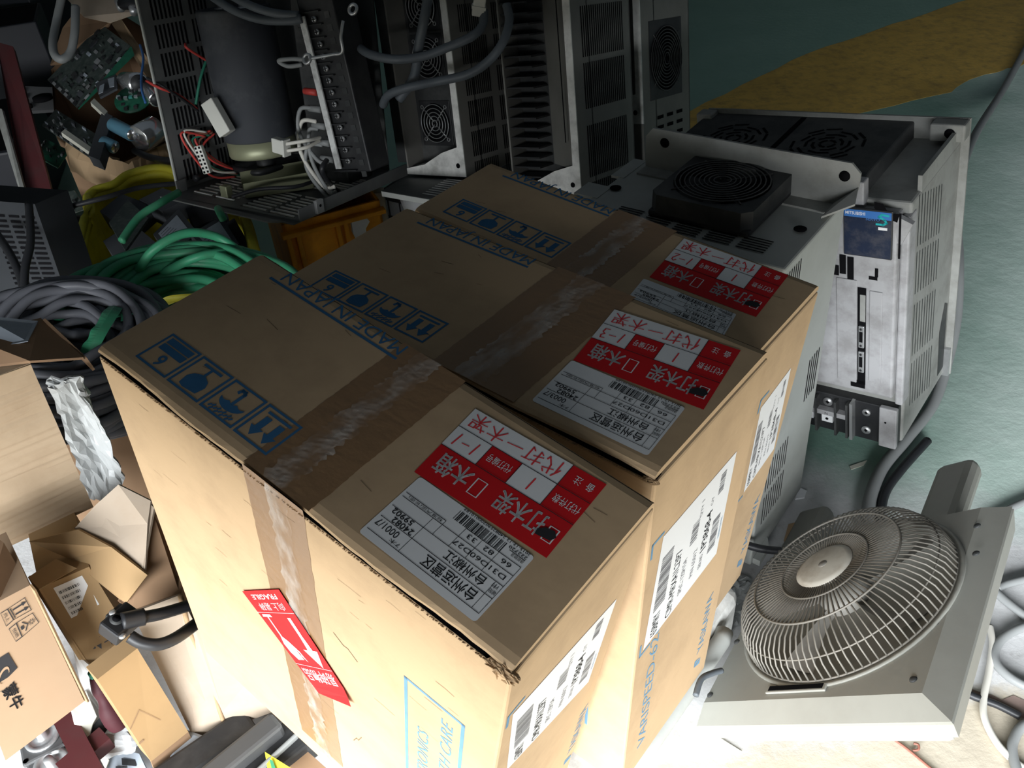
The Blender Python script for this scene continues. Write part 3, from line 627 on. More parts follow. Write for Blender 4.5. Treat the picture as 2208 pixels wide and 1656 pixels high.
for x in (.28,.315): 
    screw(b, (x,-.006,.069), .0085); b.box((x-.010,-.014,.026), (x+.010,-.006,.042), 'paper', bev=.001); b.cyl((x,-.0141,.034), (x,-.0146,.034), .0028, 'hole', 10)
b.box((.357,-.02,.004), (.362,-.004,.085), 'zinc'); screw(b, (.382,-.006,.065), .007); screw(b, (.382,-.006,.026), .008)
b.box((.405,-.014,.002), (.434,-.004,.088), 'white_dusty', bev=.002); b.cyl((.416,-.014,.058), (.416,-.0145,.058), .002, 'hole', 8); b.box((.372,-.0065,.045), (.402,-.0055,.085), 'pcb_teal') if 'pcb_teal' in M else None
t2 = lambda x, y, h: Vector((x, -.0181-h, y))
b.text('C', .278,.0465,.008, t2, 'black_ink', .0002); b.text('N', .313,.0465,.008, t2, 'black_ink', .0002)
b.build('terminal_block', drv)
b = MB(); rs = lambda x, y, h: Vector((Wd+h, x, y))
for z0, z1 in ((.37,.455),(.285,.36),(.165,.265),(.06,.15)):
    for k in range(9): b.rect(.04+.0125*k, z0-.004*k, .0428+.0125*k, z1-.004*k, rs, 'black_metal', .0005)
b.flat([(.185,.02),(.215,.02),(.215,.16),(.20,.17),(.18,.12)], rs, 'black_metal', .0006); b.build('side_vents', drv)
MB().box((Wd-.005,Dp-.012,-.0), (Wd+.010,Dp-.004,.06), 'zinc').build('mounting_ear', drv)
b = MB(); b.box((Wd-.04,Dp-.03,Hh-.02), (Wd+.012,Dp-.004,Hh+.008), 'grey_dusty', bev=.003); b.cyl((Wd-.01,Dp-.0305,Hh-.006), (Wd-.01,Dp-.0295,Hh-.006), .008, 'hole', 14); b.build('mounting_ear', drv)
MB().box((-.012,Dp-.03,Hh-.02), (.02,Dp-.004,Hh+.008), 'grey_dusty', bev=.003).build('mounting_ear', drv)

# ---------------------------------------------------------------- three tall grey drives in the back row
def drive_unit(o, label, kind, foot=0.0, Wd=.166, Dp=.195, Ht=.52):
    _, yaw, tx, ty, _d, sc_ = FR['unit1']
    root = thing('drive_unit', label, 'machine', fmat(o, yaw, tx, ty, sc_), 'row of tall grey drives')
    b = MB(); g = 'unit_grey'; z0 = -foot
    b.box((Wd-.004,.002,z0), (Wd,Dp,Ht), g); b.box((0,Dp-.004,z0), (Wd,Dp,Ht), g); b.box((0,.002,z0), (.004,Dp,Ht), g); b.box((0,.05,z0), (Wd,.054,Ht), 'black_metal'); b.box((.002,.004,z0), (Wd-.002,Dp-.002,z0+.004), g)
    if foot: b.box((0,.0,z0), (Wd,.004,0.0), g)
    b.build('case', root)
    b = MB()    # tray front: broad lip at the foot rising to the right-hand edge
    b.prism([(0,0,0),(Wd,0,0),(Wd,0,Ht),(Wd-.014,0,Ht),(Wd-.016,0,.058),(Wd-.06,0,.046),(.055,0,.022),(0,0,.012)], (0,.003,0), 'panel_and_slot_light')
    xi = Wd-.062 if kind != 'fins' else Wd-.095
    b.prism([(Wd-.014,0.003,.05),(Wd-.014,.003,Ht),(xi,.05,Ht),(xi,.05,.05)], (.004,.003,0), g)
    b.prism([(0,.003,.010),(Wd-.014,.003,.046),(Wd-.06,.05,.03),(0,.05,.006)], (0,0,.002), 'black_metal'); b.box((Wd-.0285,-.0006,.10), (Wd-.0265,0,Ht), 'hole') if kind == 'fins' else None
    b.cyl((Wd-.018,-.0008,.022), (Wd-.018,.0,.022), .005, 'hole', 12); b.build('tray', root)
    rg = lambda x, y, h: Vector((Wd+h, x, y)); b = MB()
    if kind == 'fans':
        for r_ in range(6):
            z1 = .315-.058*r_
            slots(b, rg, .028, z1-.048, .105, z1, 13, fill=.5); slots(b, rg, .125, z1-.050, .185, z1-.002, 9, fill=.5)
    elif kind == 'fins':
        for r_, (z0_, z1) in enumerate(((.245,.33),(.155,.235),(.03,.125),(-.07,.02))): slots(b, rg, .03, z0_, .17, z1, 21, fill=.5)
    else:
        for r_ in range(4):
            for q in range(3): b.rect(.055+.04*q, -.06+.02*r_, .08+.04*q, -.053+.02*r_, rg, 'hole', .0006)
    b.build('vents', root)
    if kind == 'fans':
        b = MB(); b.box((-.045,.02,.02), (.0,.024,Ht), 'black_metal'); b.build('side_bracket', root)
    if kind == 'fans':
        for z in (.0965,.2235,.318,.42):
            T = Matrix.Translation((.055,.049,z)) @ Matrix.Rotation(math.radians(90), 4, 'X')
            f = MB(); f.box((.012,.0475,z-.045), (.098,.05,z+.045), 'black', bev=.002); f.cyl((.055,.047,z), (.055,.0475,z), .040, 'hole', 28)
            fo = f.build('cooling_fan', root); fan_grille(fo, T @ Matrix.Translation((0,0,.003)), .038, 'steel_rod', 5, .0010, loop=True)
    elif kind == 'fins':
        for k in range(26):
            z = .03+.0185*k; f = MB(); f.box((.004,.006,z), (Wd-.097,.05,z+.003), 'black'); f.build('heat_sink_fin', root)
    else:
        T = Matrix.Translation((Wd+.0015,.095,.115)) @ Matrix.Rotation(math.radians(90), 4, 'Y') @ Matrix.Rotation(math.radians(90), 4, 'Z')
        f = MB(); f.box((Wd-.001,.03,.04), (Wd+.0012,.16,.19), 'black', bev=.0005); f.cyl((Wd+.0012,.095,.115), (Wd+.0014,.095,.115), .062, 'hole', 30)
        fo = f.build('cooling_fan', root); fan_grille(fo, T, .062, 'wire_rod', 9, .0011)
    return root
M['unit_grey'] = mat('beige_grey_steel', (.19,.185,.17), .55, var=.08, scale=5, dirt=(.10,.10,.09), dirt_amt=.5, dirt_scale=7)
M['panel_and_slot_light'] = mat('pale_steel_and_slot_light', (.80,.80,.77), .55, var=.06, dirt=(.30,.30,.28), dirt_amt=.7, dirt_scale=20)
M['pcb_teal'] = mat('teal_circuit_board', (.05,.25,.22), .4, var=.3, scale=50)
u1o = Vector(FR['unit1'][0])
drive_unit(u1o, 'grey drive with a column of cooling fans, beside the open chassis with black capacitor', 'fans')
drive_unit(u1o+Vector((.217,-.1214,0))*1.1304, 'grey drive with black heat sink fins and a bright lower lip, behind the farthest carton', 'fins', foot=.30)
drive_unit(u1o+Vector((.365,.072,.05))*1.1304, 'grey drive with one large round fan on its side, against the dark green floor', 'side', foot=.36)

# ---------------------------------------------------------------- open drive chassis with the big capacitor
o, yaw, tx, ty, (Wd, Dp, Hh), sc_ = FR['chassis']
ch = thing('open_drive_chassis', 'opened drive chassis with a thick black capacitor and screw terminals, perched on plastic crates', 'machine', fmat(o, yaw, tx, ty, sc_))
M['dark_plate'] = mat('dark_grey_steel', (.115,.12,.12), .5, var=.15, dirt=(.22,.22,.21), dirt_amt=.35, dirt_scale=10)
M['cap_sleeve'] = mat('dusty_black_sleeve', (.038,.042,.05), .7, var=.2, scale=6, dirt=(.13,.135,.14), dirt_amt=.55, dirt_scale=9)
M['olive'] = mat('passivated_steel', (.30,.31,.20), .42, metal=.35, var=.2, scale=10)
M['nylon'] = mat('white_nylon', (.62,.62,.57), .5, var=.05)
M['red_wire'] = mat('red_wire', (.55,.06,.05), .5); M['green_wire'] = mat('green_wire', (.03,.20,.13), .5); M['brown_wire'] = mat('brown_wire', (.25,.10,.07), .5); M['blue_wire'] = mat('blue_wire', (.05,.16,.42), .5)
# bottom plate with real slots, built as a comb of strips
b = MB(); th = .003; P = lambda x0, y0, x1, y1: b.box((x0,y0,-th), (x1,y1,0), 'dark_plate')
X0, X1, Y0, Y1 = .0, .352, -.03, .32
fields = [(.03,.155,.0,.13),(.185,.33,-.012,.10),(.185,.33,.14,.24)]
cuts = sorted({X0, X1, *[f[0] for f in fields], *[f[1] for f in fields]})
for a, c in zip(cuts, cuts[1:]):
    hs = []
    for f in fields:
        if f[0] <= a and c <= f[1]:
            n = 8 if f is not fields[0] else 9; w = (f[3]-f[2])/n
            mid = (f[0]+f[1])/2
            for k in range(n): hs.append((f[2]+w*k+w*.28, f[2]+w*k+w*.72))
    hs.sort(); y = Y0
    for h0, h1 in hs: P(a, y, c, h0); y = h1
    P(a, y, c, Y1)
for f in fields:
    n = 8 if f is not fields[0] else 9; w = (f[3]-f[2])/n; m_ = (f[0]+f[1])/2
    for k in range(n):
        for xa, xb in ((f[0]+.004, m_-.006), (m_+.006, f[1]-.004)): b.box((xa, f[2]+w*k+w*.70, -.001), (xb, f[2]+w*k+w*.92, .0016), 'panel_and_slot_light')  # pale strips beside the slots stand in for light coming through them
for f in fields: m_ = (f[0]+f[1])/2; b.box((m_-.004,f[2],-th), (m_+.004,f[3],0), 'dark_plate')
b.box((.349,-.012,0), (.352,.32,.022), 'dark_plate'); b.box((.35,.03,.0), (.358,.05,.026), 'zinc', bev=.001); b.cyl((.358,.04,.015), (.3585,.04,.015), .003, 'hole', 8)
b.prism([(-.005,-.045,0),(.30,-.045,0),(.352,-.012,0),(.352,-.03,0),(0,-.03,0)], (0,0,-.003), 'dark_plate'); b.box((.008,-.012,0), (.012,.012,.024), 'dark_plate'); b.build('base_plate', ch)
# perforated left wall
b = MB(); b.box((-.003,0,0), (0,Dp,Hh), 'dark_plate'); b.box((-.004,-.003,0), (.001,.0,Hh), 'grey'); wl = lambda x, y, h: Vector((h, x, y))
for r_ in range(7):
    z1 = .37-.052*r_; slots(b, wl, .022, z1-.043, .10, z1, 8, h=.0006, fill=.5); slots(b, wl, .112, z1-.043, .16, z1, 5, h=.0006, fill=.5)
b.build('side_wall', ch)
b = MB(); b.box((0,Dp-.003,0), (.30,Dp,Hh), 'dark_plate'); b.box((.19,.20,.0), (.29,.28,Hh-.02), 'black_metal', bev=.004); b.build('rear_wall', ch)
cx, cy, cr = .112, .145, .072
b = MB(); T = Matrix.Translation((cx,cy,.058)) @ Matrix.Rotation(-.075,4,'Y')
b.lathe([(0,0),(cr*.96,0),(cr*.985,.004),(cr*.985,.036)], 'olive', 40, T); b.lathe([(cr*1.0,.034),(cr*1.015,.036),(cr*1.015,.278),(cr*.99,.284),(cr*.93,.284),(cr*.90,.279),(0,.279)], 'cap_sleeve', 40, T)
for s in (-1,1): b.lathe([(.016,.279),(.016,.284),(.009,.284),(.009,.296),(.0,.296)], 'zinc', 16, T @ Matrix.Translation((s*.03,.0,0)))
b.lathe([(.02,0),(.02,-.058)], 'black', 14, T); b.build('capacitor', ch)
# terminal block
A, B_ = Vector((0.301,0.12,0.3396)), Vector((0.3474,0.12,0.0656)); ax = (B_-A); L_ = ax.length; zx = ax.normalized(); xx = Vector((1,0,0)); xx = (xx-zx*xx.dot(zx)).normalized(); yy = zx.cross(xx)
TB = Matrix((( xx.x, yy.x, zx.x, A.x),(xx.y, yy.y, zx.y, A.y),(xx.z, yy.z, zx.z, A.z),(0,0,0,1)))
if yy.y > 0: sg = -1
else: sg = 1
b = MB(); b.box((-.012,-.002*sg,-.03), (.075,-.06*sg,L_+.01), 'black', TB, bev=.003)
n = 14
for k in range(n):
    z = -.005+(L_+.01)*k/(n-1); b.box((-.018,.004*sg,z-.0012), (.042,-.004*sg,z+.0012), 'black', TB); b.box((.050,-.001*sg,z+.003), (.062,-.003*sg,z+.014), 'black_metal', TB)
tbo = b.build('terminal_block', ch)
b = MB(); b.box((-.005,.008*sg,0), (.009,.006*sg,L_), 'white_strip', TB) if False else None
M['white_strip'] = mat('stained_white_marker_strip', (.66,.67,.66), .5, var=.08, dirt=(.30,.30,.29), dirt_amt=.7, dirt_scale=60)
b.box((-.005,.009*sg,0), (.009,.006*sg,L_), 'white_strip', TB); b.build('marker_strip', tbo)
for k in range(13):
    z = .008+(L_-.0)*k/13
    for x in (.027,):
        s = MB(); p = Vector((x,.0015*sg,z)); s.cyl(p, p+Vector((0,.004*sg,0)), .0052, 'zinc', 12, TB); s.box((x-.0045,.0056*sg,z-.0008), (x+.0045,.0060*sg,z+.0008), 'hole', TB); s.box((x-.0008,.0056*sg,z-.0045), (x+.0008,.0061*sg,z+.0045), 'hole', TB); s.build('terminal_screw', tbo)
W_ = lambda x, y, d=.10: Vector((x, d, y))
def wire(name, pts, r, m, parent=ch, n=7): return MB().tube(catmull(pts, n), r, m, 8).build(name, parent)
for x_ in range(5):
    z = .05+.032*x_+L_*.30; p0 = TB @ Vector((-.012,.003*sg,z)); 
    s = MB(); s.tube([p0+Vector((-.03,0,.0)), p0+Vector((0,0,0))], .0065, ['red_wire','grey_cable','grey_cable','grey_cable','grey_cable'][x_ % 5] if x_ else 'red_wire', 10)
    s.build('terminal_sleeve', tbo)
for k, (z0, z1, dx) in enumerate(((.02,.0,.05),(.10,.19,.045),(.125,.24,.055),(.14,.25,.03),(.17,.26,.05))):
    p0 = TB @ Vector((-.03,.004*sg,z0+L_*.22)); p1 = TB @ Vector((-.02,.008*sg,z1+L_*.26))
    wire('jumper_wire', [p0, p0+Vector((-dx*.6,-.008,-.004)), (p0+p1)/2+Vector((-dx,-.012,0)), p1+Vector((-dx*.5,-.006,0)), p1], .0042, 'grey_cable' if k != 2 else 'white_cable')
# loose plug in front of the capacitor
p = Vector((0.2751,0.04,0.1186)); b = MB(); Tp = Matrix.Translation(p) @ Matrix.Rotation(.1, 4, 'Y'); b.box((-.016,-.008,-.014), (.016,.008,.014), 'nylon', Tp, bev=.002); b.box((.012,-.009,-.016), (.017,.009,.016), 'nylon', Tp); b.build('plug', ch)
wire('plug_wire', [p+Vector((.016,0,.006)), p+Vector((.05,.02,.012)), (0.3216,0.1,0.126)], .0035, 'white_cable'); wire('plug_wire', [p+Vector((.016,0,-.007)), p+Vector((.045,.02,-.002)), (0.3206,0.1,0.1206)], .0035, 'white_cable')
# connectors on the left wall
def bar(name, p0, p1, w, t, m, holes=0):
    p0, p1 = Vector(p0), Vector(p1); ax = p1-p0; L = ax.length; z = ax.normalized(); x = Vector((.35,-1,0)); x = (x-z*x.dot(z)).normalized(); y = z.cross(x)
    T = Matrix(((y.x,x.x,z.x,p0.x),(y.y,x.y,z.y,p0.y),(y.z,x.z,z.z,p0.z),(0,0,0,1))); b = MB(); b.box((-w/2,-t,0), (w/2,0,L), m, T, bev=.002)
    for k in range(holes):
        for s in (-1,1): b.box((s*w*.25-.0022,0.0001,L*(k+.5)/holes-.0022), (s*w*.25+.0022,.0004,L*(k+.5)/holes+.0022), 'hole', T)
    return b.build(name, ch)
bar('white_connector', (0.0926,0.035,0.1843), (0.1296,0.035,0.1239), .030, .022, 'nylon'); bar('pin_header', (0.0585,0.02,0.0955), (0.0726,0.02,0.0406), .017, .012, 'nylon', 7)
for k in range(7):
    q = Vector((0.02,0.1135,0.1069))+Vector((0,-.004*k,.004*(k % 3)-.01)); wire('harness_wire', [q+Vector((0,-.012,0)), q+Vector((-.004,-.045-.004*k,-.02+.006*k)), q+Vector((.01,-.03,-.05-.004*k)), q+Vector((.03,.02,-.09))], .0024, ['red_wire','brown_wire','red_wire','green_wire','brown_wire','white_cable','red_wire'][k])
wire('harness_wire', [(0.012,0.0762,0.152), (0.012,0.0382,0.1871), (0.012,-0.0014,0.208), (-0.03,0.0048,0.2162)], .0028, 'red_wire'); wire('harness_wire', [(0.012,0.0786,0.1468), (0.016,0.039,0.181), (0.012,0.0048,0.2104), (-0.03,0.0064,0.222)], .0028, 'black')
wire('harness_wire', [(0.012,0.0751,0.1615), (0.016,0.0956,0.2083), (0.012,0.1228,0.2395)], .003, 'green_wire'); wire('harness_wire', [(0.012,0.1228,0.2395), (0.016,0.0794,0.2688), (0.005,0.0849,0.2759)], .0028, 'red_wire')
# bracket lying on the base plate
b = MB(); q = [Vector((0.1064,0.0752,0.004)), Vector((0.1781,0.2079,0.004)), Vector((0.2475,0.1412,0.004)), Vector((0.1713,0.0261,0.004))]
b.prism(q, (0,0,.003), 'olive'); b.prism([q[0], q[1], q[1]+Vector((0,0,.032)), q[0]+Vector((0,0,.030))], (0,.003,0), 'olive'); b.prism([q[3], q[2], q[2]+Vector((0,0,.034)), q[3]+Vector((0,0,.030))], (0,-.003,0), 'olive'); b.build('bracket', ch)
wire('black_wire', [(0.0184,0.0305,0.02), (0.0211,0.117,0.02), (0.1347,0.1034,0.03), (0.1395,0.2081,0.03)], .007, 'rubber'); wire('black_wire', [(0.1796,-0.0171,0.02), (0.2164,0.0234,0.03), (0.2693,0.0718,0.03), (0.2518,0.1564,0.02)], .004, 'rubber')
wire('black_wire', [(0.3516,0.08,0.0921), (0.3551,0.06,0.0755), (0.311,0.1377,0.01), (0.3349,0.1378,0.006)], .005, 'rubber')
b = MB(); q = Vector((0.1207,0.0208,0.012)); b.box(q-Vector((.01,.008,.012)), q+Vector((.01,.008,.012)), 'olive', bev=.002); b.build('small_plug', ch)
# heavy leads across the top and over to the next drive
wire('heavy_lead', [(0.0697,0.1,0.3744), (0.1601,0.08,0.3487), (0.2183,0.09,0.3331), (0.2844,0.1,0.3333), (0.3042,0.11,0.3371)], .008, 'wire'); wire('heavy_lead', [(0.121,0.1,0.3766), (0.2105,0.08,0.3577), (0.2565,0.09,0.3463), (0.2994,0.11,0.3415)], .008, 'wire')
wire('ring_terminal_wire', [(0.4488,0.06,0.3481), (0.4486,0.05,0.3237), (0.4481,0.05,0.2998), (0.4229,0.05,0.2933), (0.3727,0.05,0.2833)], .0028, 'zinc')
for px_ in ((0.3636,0.05,0.2818), (0.4731,0.06,0.3676)):
    b = MB(); p = Vector(px_); ring(b, (0,0,0), .008, .003, 'zinc', Matrix.Translation(p) @ Matrix.Rotation(math.radians(65), 4, 'X'), 16); b.build('ring_terminal', ch)
tag(MB().tube(catmull([(-0.2579,1.854,0.7044), (-0.2331,1.809,0.7053), (-0.1852,1.786,0.7), (-0.1285,1.786,0.7011), (-0.08,1.786,0.7139), (-0.0269,1.786,0.7317), (-0.0019,1.809,0.7452), (0.0034,1.831,0.7679)], 8), .009, 'wire', 10).build('cable'), 'upper blue grey cable drooping from the terminal block past the fan column', 'cable')
tag(MB().tube(catmull([(-0.225,1.809,0.5996), (-0.2062,1.775,0.6322), (-0.1668,1.752,0.6523), (-0.1045,1.752,0.6605), (-0.0375,1.741,0.6742), (0.0064,1.741,0.6984), (0.0366,1.752,0.7286), (0.052,1.786,0.757), (0.0492,1.809,0.7814)], 8), .009, 'wire', 10).build('cable'), 'lower blue grey cable drooping in front of the fan column and vented panel', 'cable')
tag(MB().tube(catmull([(-0.3057,1.922,0.6707), (-0.2873,1.899,0.6321), (-0.2593,1.876,0.5768)], 8), .007, 'wire', 10).build('cable'), 'short straight grey lead hanging down beside the black terminal block', 'cable')
tag(MB().tube(catmull([(-0.1022,1.831,0.8087), (-0.1161,1.809,0.7675), (-0.1341,1.809,0.7143), (-0.1517,1.809,0.654), (-0.1903,1.809,0.6078)], 8), .010, 'wire', 10).build('cable'), 'thick cable running straight down across the column of cooling fans', 'cable')
b = MB(); Tn = Matrix.Translation((-0.0052,1.826,0.7789)) @ Matrix.Rotation(.25,4,'Y'); b.box((-.012,-.008,-.02), (.012,.008,.02), 'nylon', Tn, bev=.002); b.box((-.014,-.01,-.006), (.014,.01,.0), 'nylon', Tn); tag(b.build('cable_plug'), 'small cream plug on the end of the upper blue grey cable', 'plug')

# ---------------------------------------------------------------- floor fan leaning on its side
o, yaw, tx, ty, (Fa, Fb, Fr), sc_ = FR['fan']
fan_r = thing('box_fan', 'grey square box fan with round wire grille, tilted on floor beside the cartons', 'fan', fmat(o, yaw, tx, ty, sc_))
M['fan_plastic'] = mat('yellowed_grey_plastic', (.31,.31,.28), .45, var=.04, scale=4, dirt=(.22,.215,.19), dirt_amt=.35, dirt_scale=8)
M['fan_wire'] = mat('dusty_fan_wire', (.19,.178,.155), .55, metal=.2, var=.15, scale=40)
M['fan_blade'] = mat('dusty_grey_blade', (.30,.29,.265), .55, var=.12, scale=10, dirt=(.12,.11,.10), dirt_amt=.5)
M['hub_cap'] = mat('pale_hub_cap', (.55,.53,.47), .45, var=.05, dirt=(.30,.25,.19), dirt_amt=.6, dirt_scale=30)
cx, cy = Fa*.492, Fb*.556; Rw = Fr*.985
b = MB(); n = 64; x0, x1, y0, y1 = .012, Fa-.030, .022, Fb-.012
def sqpt(a, x0, x1, y0, y1):
    c, s = math.cos(a), math.sin(a); t = 1e9
    if c > 1e-9: t = min(t, (x1-cx)/c)
    if c < -1e-9: t = min(t, (x0-cx)/c)
    if s > 1e-9: t = min(t, (y1-cy)/s)
    if s < -1e-9: t = min(t, (y0-cy)/s)
    return cx+c*t, cy+s*t
angs = sorted([2*math.pi*k/n for k in range(n)]+[math.atan2(yy-cy, xx-cx) % (2*math.pi) for xx in (x0, x1) for yy in (y0, y1)])
vs = []; fs = []
for a in angs:
    px_, py_ = sqpt(a, x0, x1, y0, y1)
    vs += [(px_, py_, 0), (cx+Rw*math.cos(a), cy+Rw*math.sin(a), 0), (cx+Rw*math.cos(a), cy+Rw*math.sin(a), -.045)]
m_ = len(angs)
for k in range(m_):
    i, j = 3*k, 3*((k+1) % m_); fs += [(i, j, j+1, i+1), (i+1, j+1, j+2, i+2)]
b.add(vs, fs, 'fan_plastic')
rims = [[(x0,y0,0),(x1,y0,0),(x1,y1,0),(x0,y1,0)], [(0,-.003,-.016),(Fa,-.003,-.016),(Fa,Fb,-.016),(0,Fb,-.016)], [(.0015,-.0015,-.018),(Fa-.0015,-.0015,-.018),(Fa-.0015,Fb-.0015,-.018),(.0015,Fb-.0015,-.018)], [(0,-.003,-.020),(Fa,-.003,-.020),(Fa,Fb,-.020),(0,Fb,-.020)], [(.008,.006,-.048),(Fa-.012,.006,-.048),(Fa-.012,Fb-.006,-.048),(.008,Fb-.006,-.048)]]
vs = [p for r_ in rims for p in r_]; fs = []
for r_ in range(len(rims)-1):
    for k in range(4): fs.append((4*r_+k, 4*r_+4+k, 4*r_+4+(k+1) % 4, 4*r_+(k+1) % 4))
fs.append([4*(len(rims)-1)+k for k in (0,1,2,3)]); b.add(vs, fs, 'fan_plastic')
b.build('housing', fan_r)
b = MB(); b.lathe([(Rw+.006,.0),(Rw+.006,.0022),(Rw-.001,.0022),(Rw-.001,-.004)], 'fan_plastic', 64, Matrix.Translation((cx,cy,0))); b.build('grille_seat', fan_r)
b = MB(); b.box((.112,.030,-.0001), (.200,.042,.0035), 'fan_plastic', bev=.0015); b.box((.116,.033,.0036), (.196,.0405,.0038), 'hole'); b.build('control_slot', fan_r)
for x, y in ((.326,.298),(.336,.243),(.312,.128),(.308,.042),(.014,.133),(.016,.035)):
    s = MB(); s.lathe([(0,.0016),(.0035,.0016),(.0048,0)], 'black_metal', 12, Matrix.Translation((x,y,0))); s.build('screw', fan_r)
# wire grille: radial ribs over the dome plus rings
T = Matrix.Translation((cx,cy,0)); hub_r, hz = .040, .056
prof = [(hub_r,hz),(.075,.0565),(.105,.0545),(.122,.050),(.136,.040),(.146,.024),(.1495,.004)]
g = MB(); N_ = 92
for k in range(N_):
    a = 2*math.pi*k/N_; c, s = math.cos(a), math.sin(a)
    g.tube([(r_*c, r_*s, z) for r_, z in prof], .00125, 'fan_wire', 5, T)
for r_, z, w in ((.062,.0575,.0014),(.105,.0558,.0015),(.141,.031,.0012),(.149,.004,.0014)): ring(g, (0,0,z), r_, w, 'fan_wire', T, 64)
g.build('wire_grille', fan_r)
h = MB(); h.lathe([(0,.0605),(.033,.0600),(.0405,.0575),(.0405,.054),(0,.054)], 'hub_cap', 36, T); h.lathe([(0,.0609),(.006,.0609),(.0065,.0603)], 'fan_blade', 16, T)
for k in range(40): a = 2*math.pi*k/40; h.box((0.0398*math.cos(a)-.0012,0.0398*math.sin(a)-.0012,.0535), (0.0398*math.cos(a)+.0012,0.0398*math.sin(a)+.0012,.0565), 'fan_wire', T)
h.build('hub_cap', fan_r)
bl = MB(); bl.lathe([(0,.02),(.030,.02),(.034,.012),(.034,-.03)], 'fan_blade', 28, T)
for q in range(5):
    vs = []; a0 = 2*math.pi*q/5+.5
    for j in range(7):
        r_ = .03+.103*j/6; sw = .95*(.55+.45*j/6)
        for i in range(5): a = a0+sw*i/4+.10*j/6; vs.append((r_*math.cos(a), r_*math.sin(a), .010-.030*i/4))
    bl.add(vs, [(5*j+i, 5*j+i+1, 5*j+i+6, 5*j+i+5) for j in range(6) for i in range(4)], 'fan_blade', T, smooth=True)
bl.build('fan_blades', fan_r)
mo = MB(); mo.box((.02,.02,-.075), (Fa-.03,Fb-.02,-.047), 'fan_plastic', bev=.01); mo.lathe([(.085,-.07),(.08,-.11),(.06,-.15),(.03,-.165),(0,-.165)], 'fan_plastic', 40, T); mo.build('motor_housing', fan_r)
for (ax_, bx_, ty_) in ((.200,.262,.517),(-.046,.018,.485)):
    f = MB(); f.box((ax_,.33,-.062), (bx_,ty_,-.030), 'fan_plastic', bev=.012); f.build('foot_bar', fan_r)

# ---------------------------------------------------------------- things heaped on the left
M['green_sheath'] = mat('green_cable_sheath', (.045,.30,.155), .45, var=.2, scale=16, dirt=(.10,.16,.11), dirt_amt=.35, dirt_scale=30)
M['slate_sheath'] = mat('slate_cable_sheath', (.14,.145,.165), .5, var=.15, scale=16)
M['yellow_plastic'] = mat('yellow_plastic', (.78,.70,.06), .5, var=.1, scale=8, dirt=(.24,.20,.05), dirt_amt=.4, dirt_scale=14)
M['orange_plastic'] = mat('orange_plastic', (.85,.36,.015), .45, var=.1, scale=6, dirt=(.35,.13,.01), dirt_amt=.5, dirt_scale=10)
M['red_steel'] = mat('maroon_painted_steel', (.075,.016,.018), .6, var=.15, scale=8, dirt=(.06,.03,.03), dirt_amt=.5)
M['pcb'] = mat('dark_circuit_board', (.035,.05,.045), .4, var=.5, scale=90, dirt=(.12,.13,.12), dirt_amt=.6, dirt_scale=60)
M['pcb_green'] = mat('green_circuit_board', (.012,.085,.05), .35, var=.5, scale=80)
M['blue_film'] = mat('blue_capacitor_film', (.10,.24,.33), .3, var=.1)
M['chrome'] = mat('bright_metal', (.75,.76,.78), .18, metal=.9, var=.05)
M['film'] = mat('crumpled_white_paper', (.44,.455,.455), .35, var=.15, scale=18, bump=.9, bump_scale=24)
M['maroon'] = mat('maroon_plastic', (.05,.013,.017), .6, var=.15, spec=.2)
M['kraft'] = mat('kraft_paper', (.42,.29,.17), .75, var=.15, scale=9, bump=.6, bump_scale=14)
M['slate'] = mat('slate_plastic', (.065,.07,.078), .65, var=.2, scale=10, spec=.15); M['slate_label'] = mat('grey_blue_label', (.33,.37,.42), .5, var=.15, scale=60)
M['foam'] = mat('white_foam', (.78,.80,.82), .8, var=.05, bump=.4)
M['cast_metal'] = mat('cast_aluminium', (.11,.112,.115), .5, metal=.4, var=.15, dirt=(.1,.1,.1), dirt_amt=.6)
M['cream'] = mat('added_sheet_cream', (.62,.61,.53), .6, var=.05)
V = Vector
M['vent_grey'] = mat('dark_grey_casing', (.03,.033,.037), .7, var=.2, scale=10, spec=.15)
M['card_milk'] = mat('worn_tan_cardboard', (.33,.23,.15), .9, var=.1, scale=6, dirt=(.30,.20,.13), dirt_amt=.4, dirt_scale=8, spec=.1)
M['card_ridge'] = mat('ridged_cardboard', (.43,.325,.22), .9, var=.15, scale=5, dirt=(.30,.21,.13), dirt_amt=.5, dirt_scale=10, spec=.1)
def coil(name, c, Rm, tube_r, cr, n, tilt, m, seed, sq=1.0, arc=None):
    """a hank of cable: many nearly parallel turns"""
    rnd = random.Random(seed); b = MB(); T = Matrix.Translation(c) @ tilt
    for k in range(n):
        a0 = rnd.uniform(0, 6.28); rr = tube_r*math.sqrt(rnd.random()); r = Rm+rr*math.cos(a0); z = rr*math.sin(a0)*sq; ph = rnd.uniform(0, 6.28); e = rnd.uniform(.0, .03); tl = rnd.uniform(-.06,.06)
        b.tube([((r+e*math.cos(2*t+ph))*math.cos(t), (r+e*math.cos(2*t+ph))*math.sin(t), z+tl*r*math.cos(t+ph)+.004*math.sin(5*t+ph)) for t in ([2*math.pi*i/56 for i in range(56)] if arc is None else [arc[0]+rnd.uniform(-.12,.12)+(arc[1]-arc[0])*i/48 for i in [k_ for k_ in range(49)]] if False else ([2*math.pi*i/56 for i in range(56)] if arc is None else [arc[0]+(arc[1]-arc[0])*i/48 for i in range(49)]))], cr, m, 8, T, closed=arc is None)
    return b
gc = (-0.5841,1.3016,0.42)
g = coil('green', gc, .168, .056, .0088, 38, Matrix.Rotation(.10, 4, 'X') @ Matrix.Rotation(.12, 4, 'Y'), 'green_sheath', 3, arc=(-1.2, 3.35))
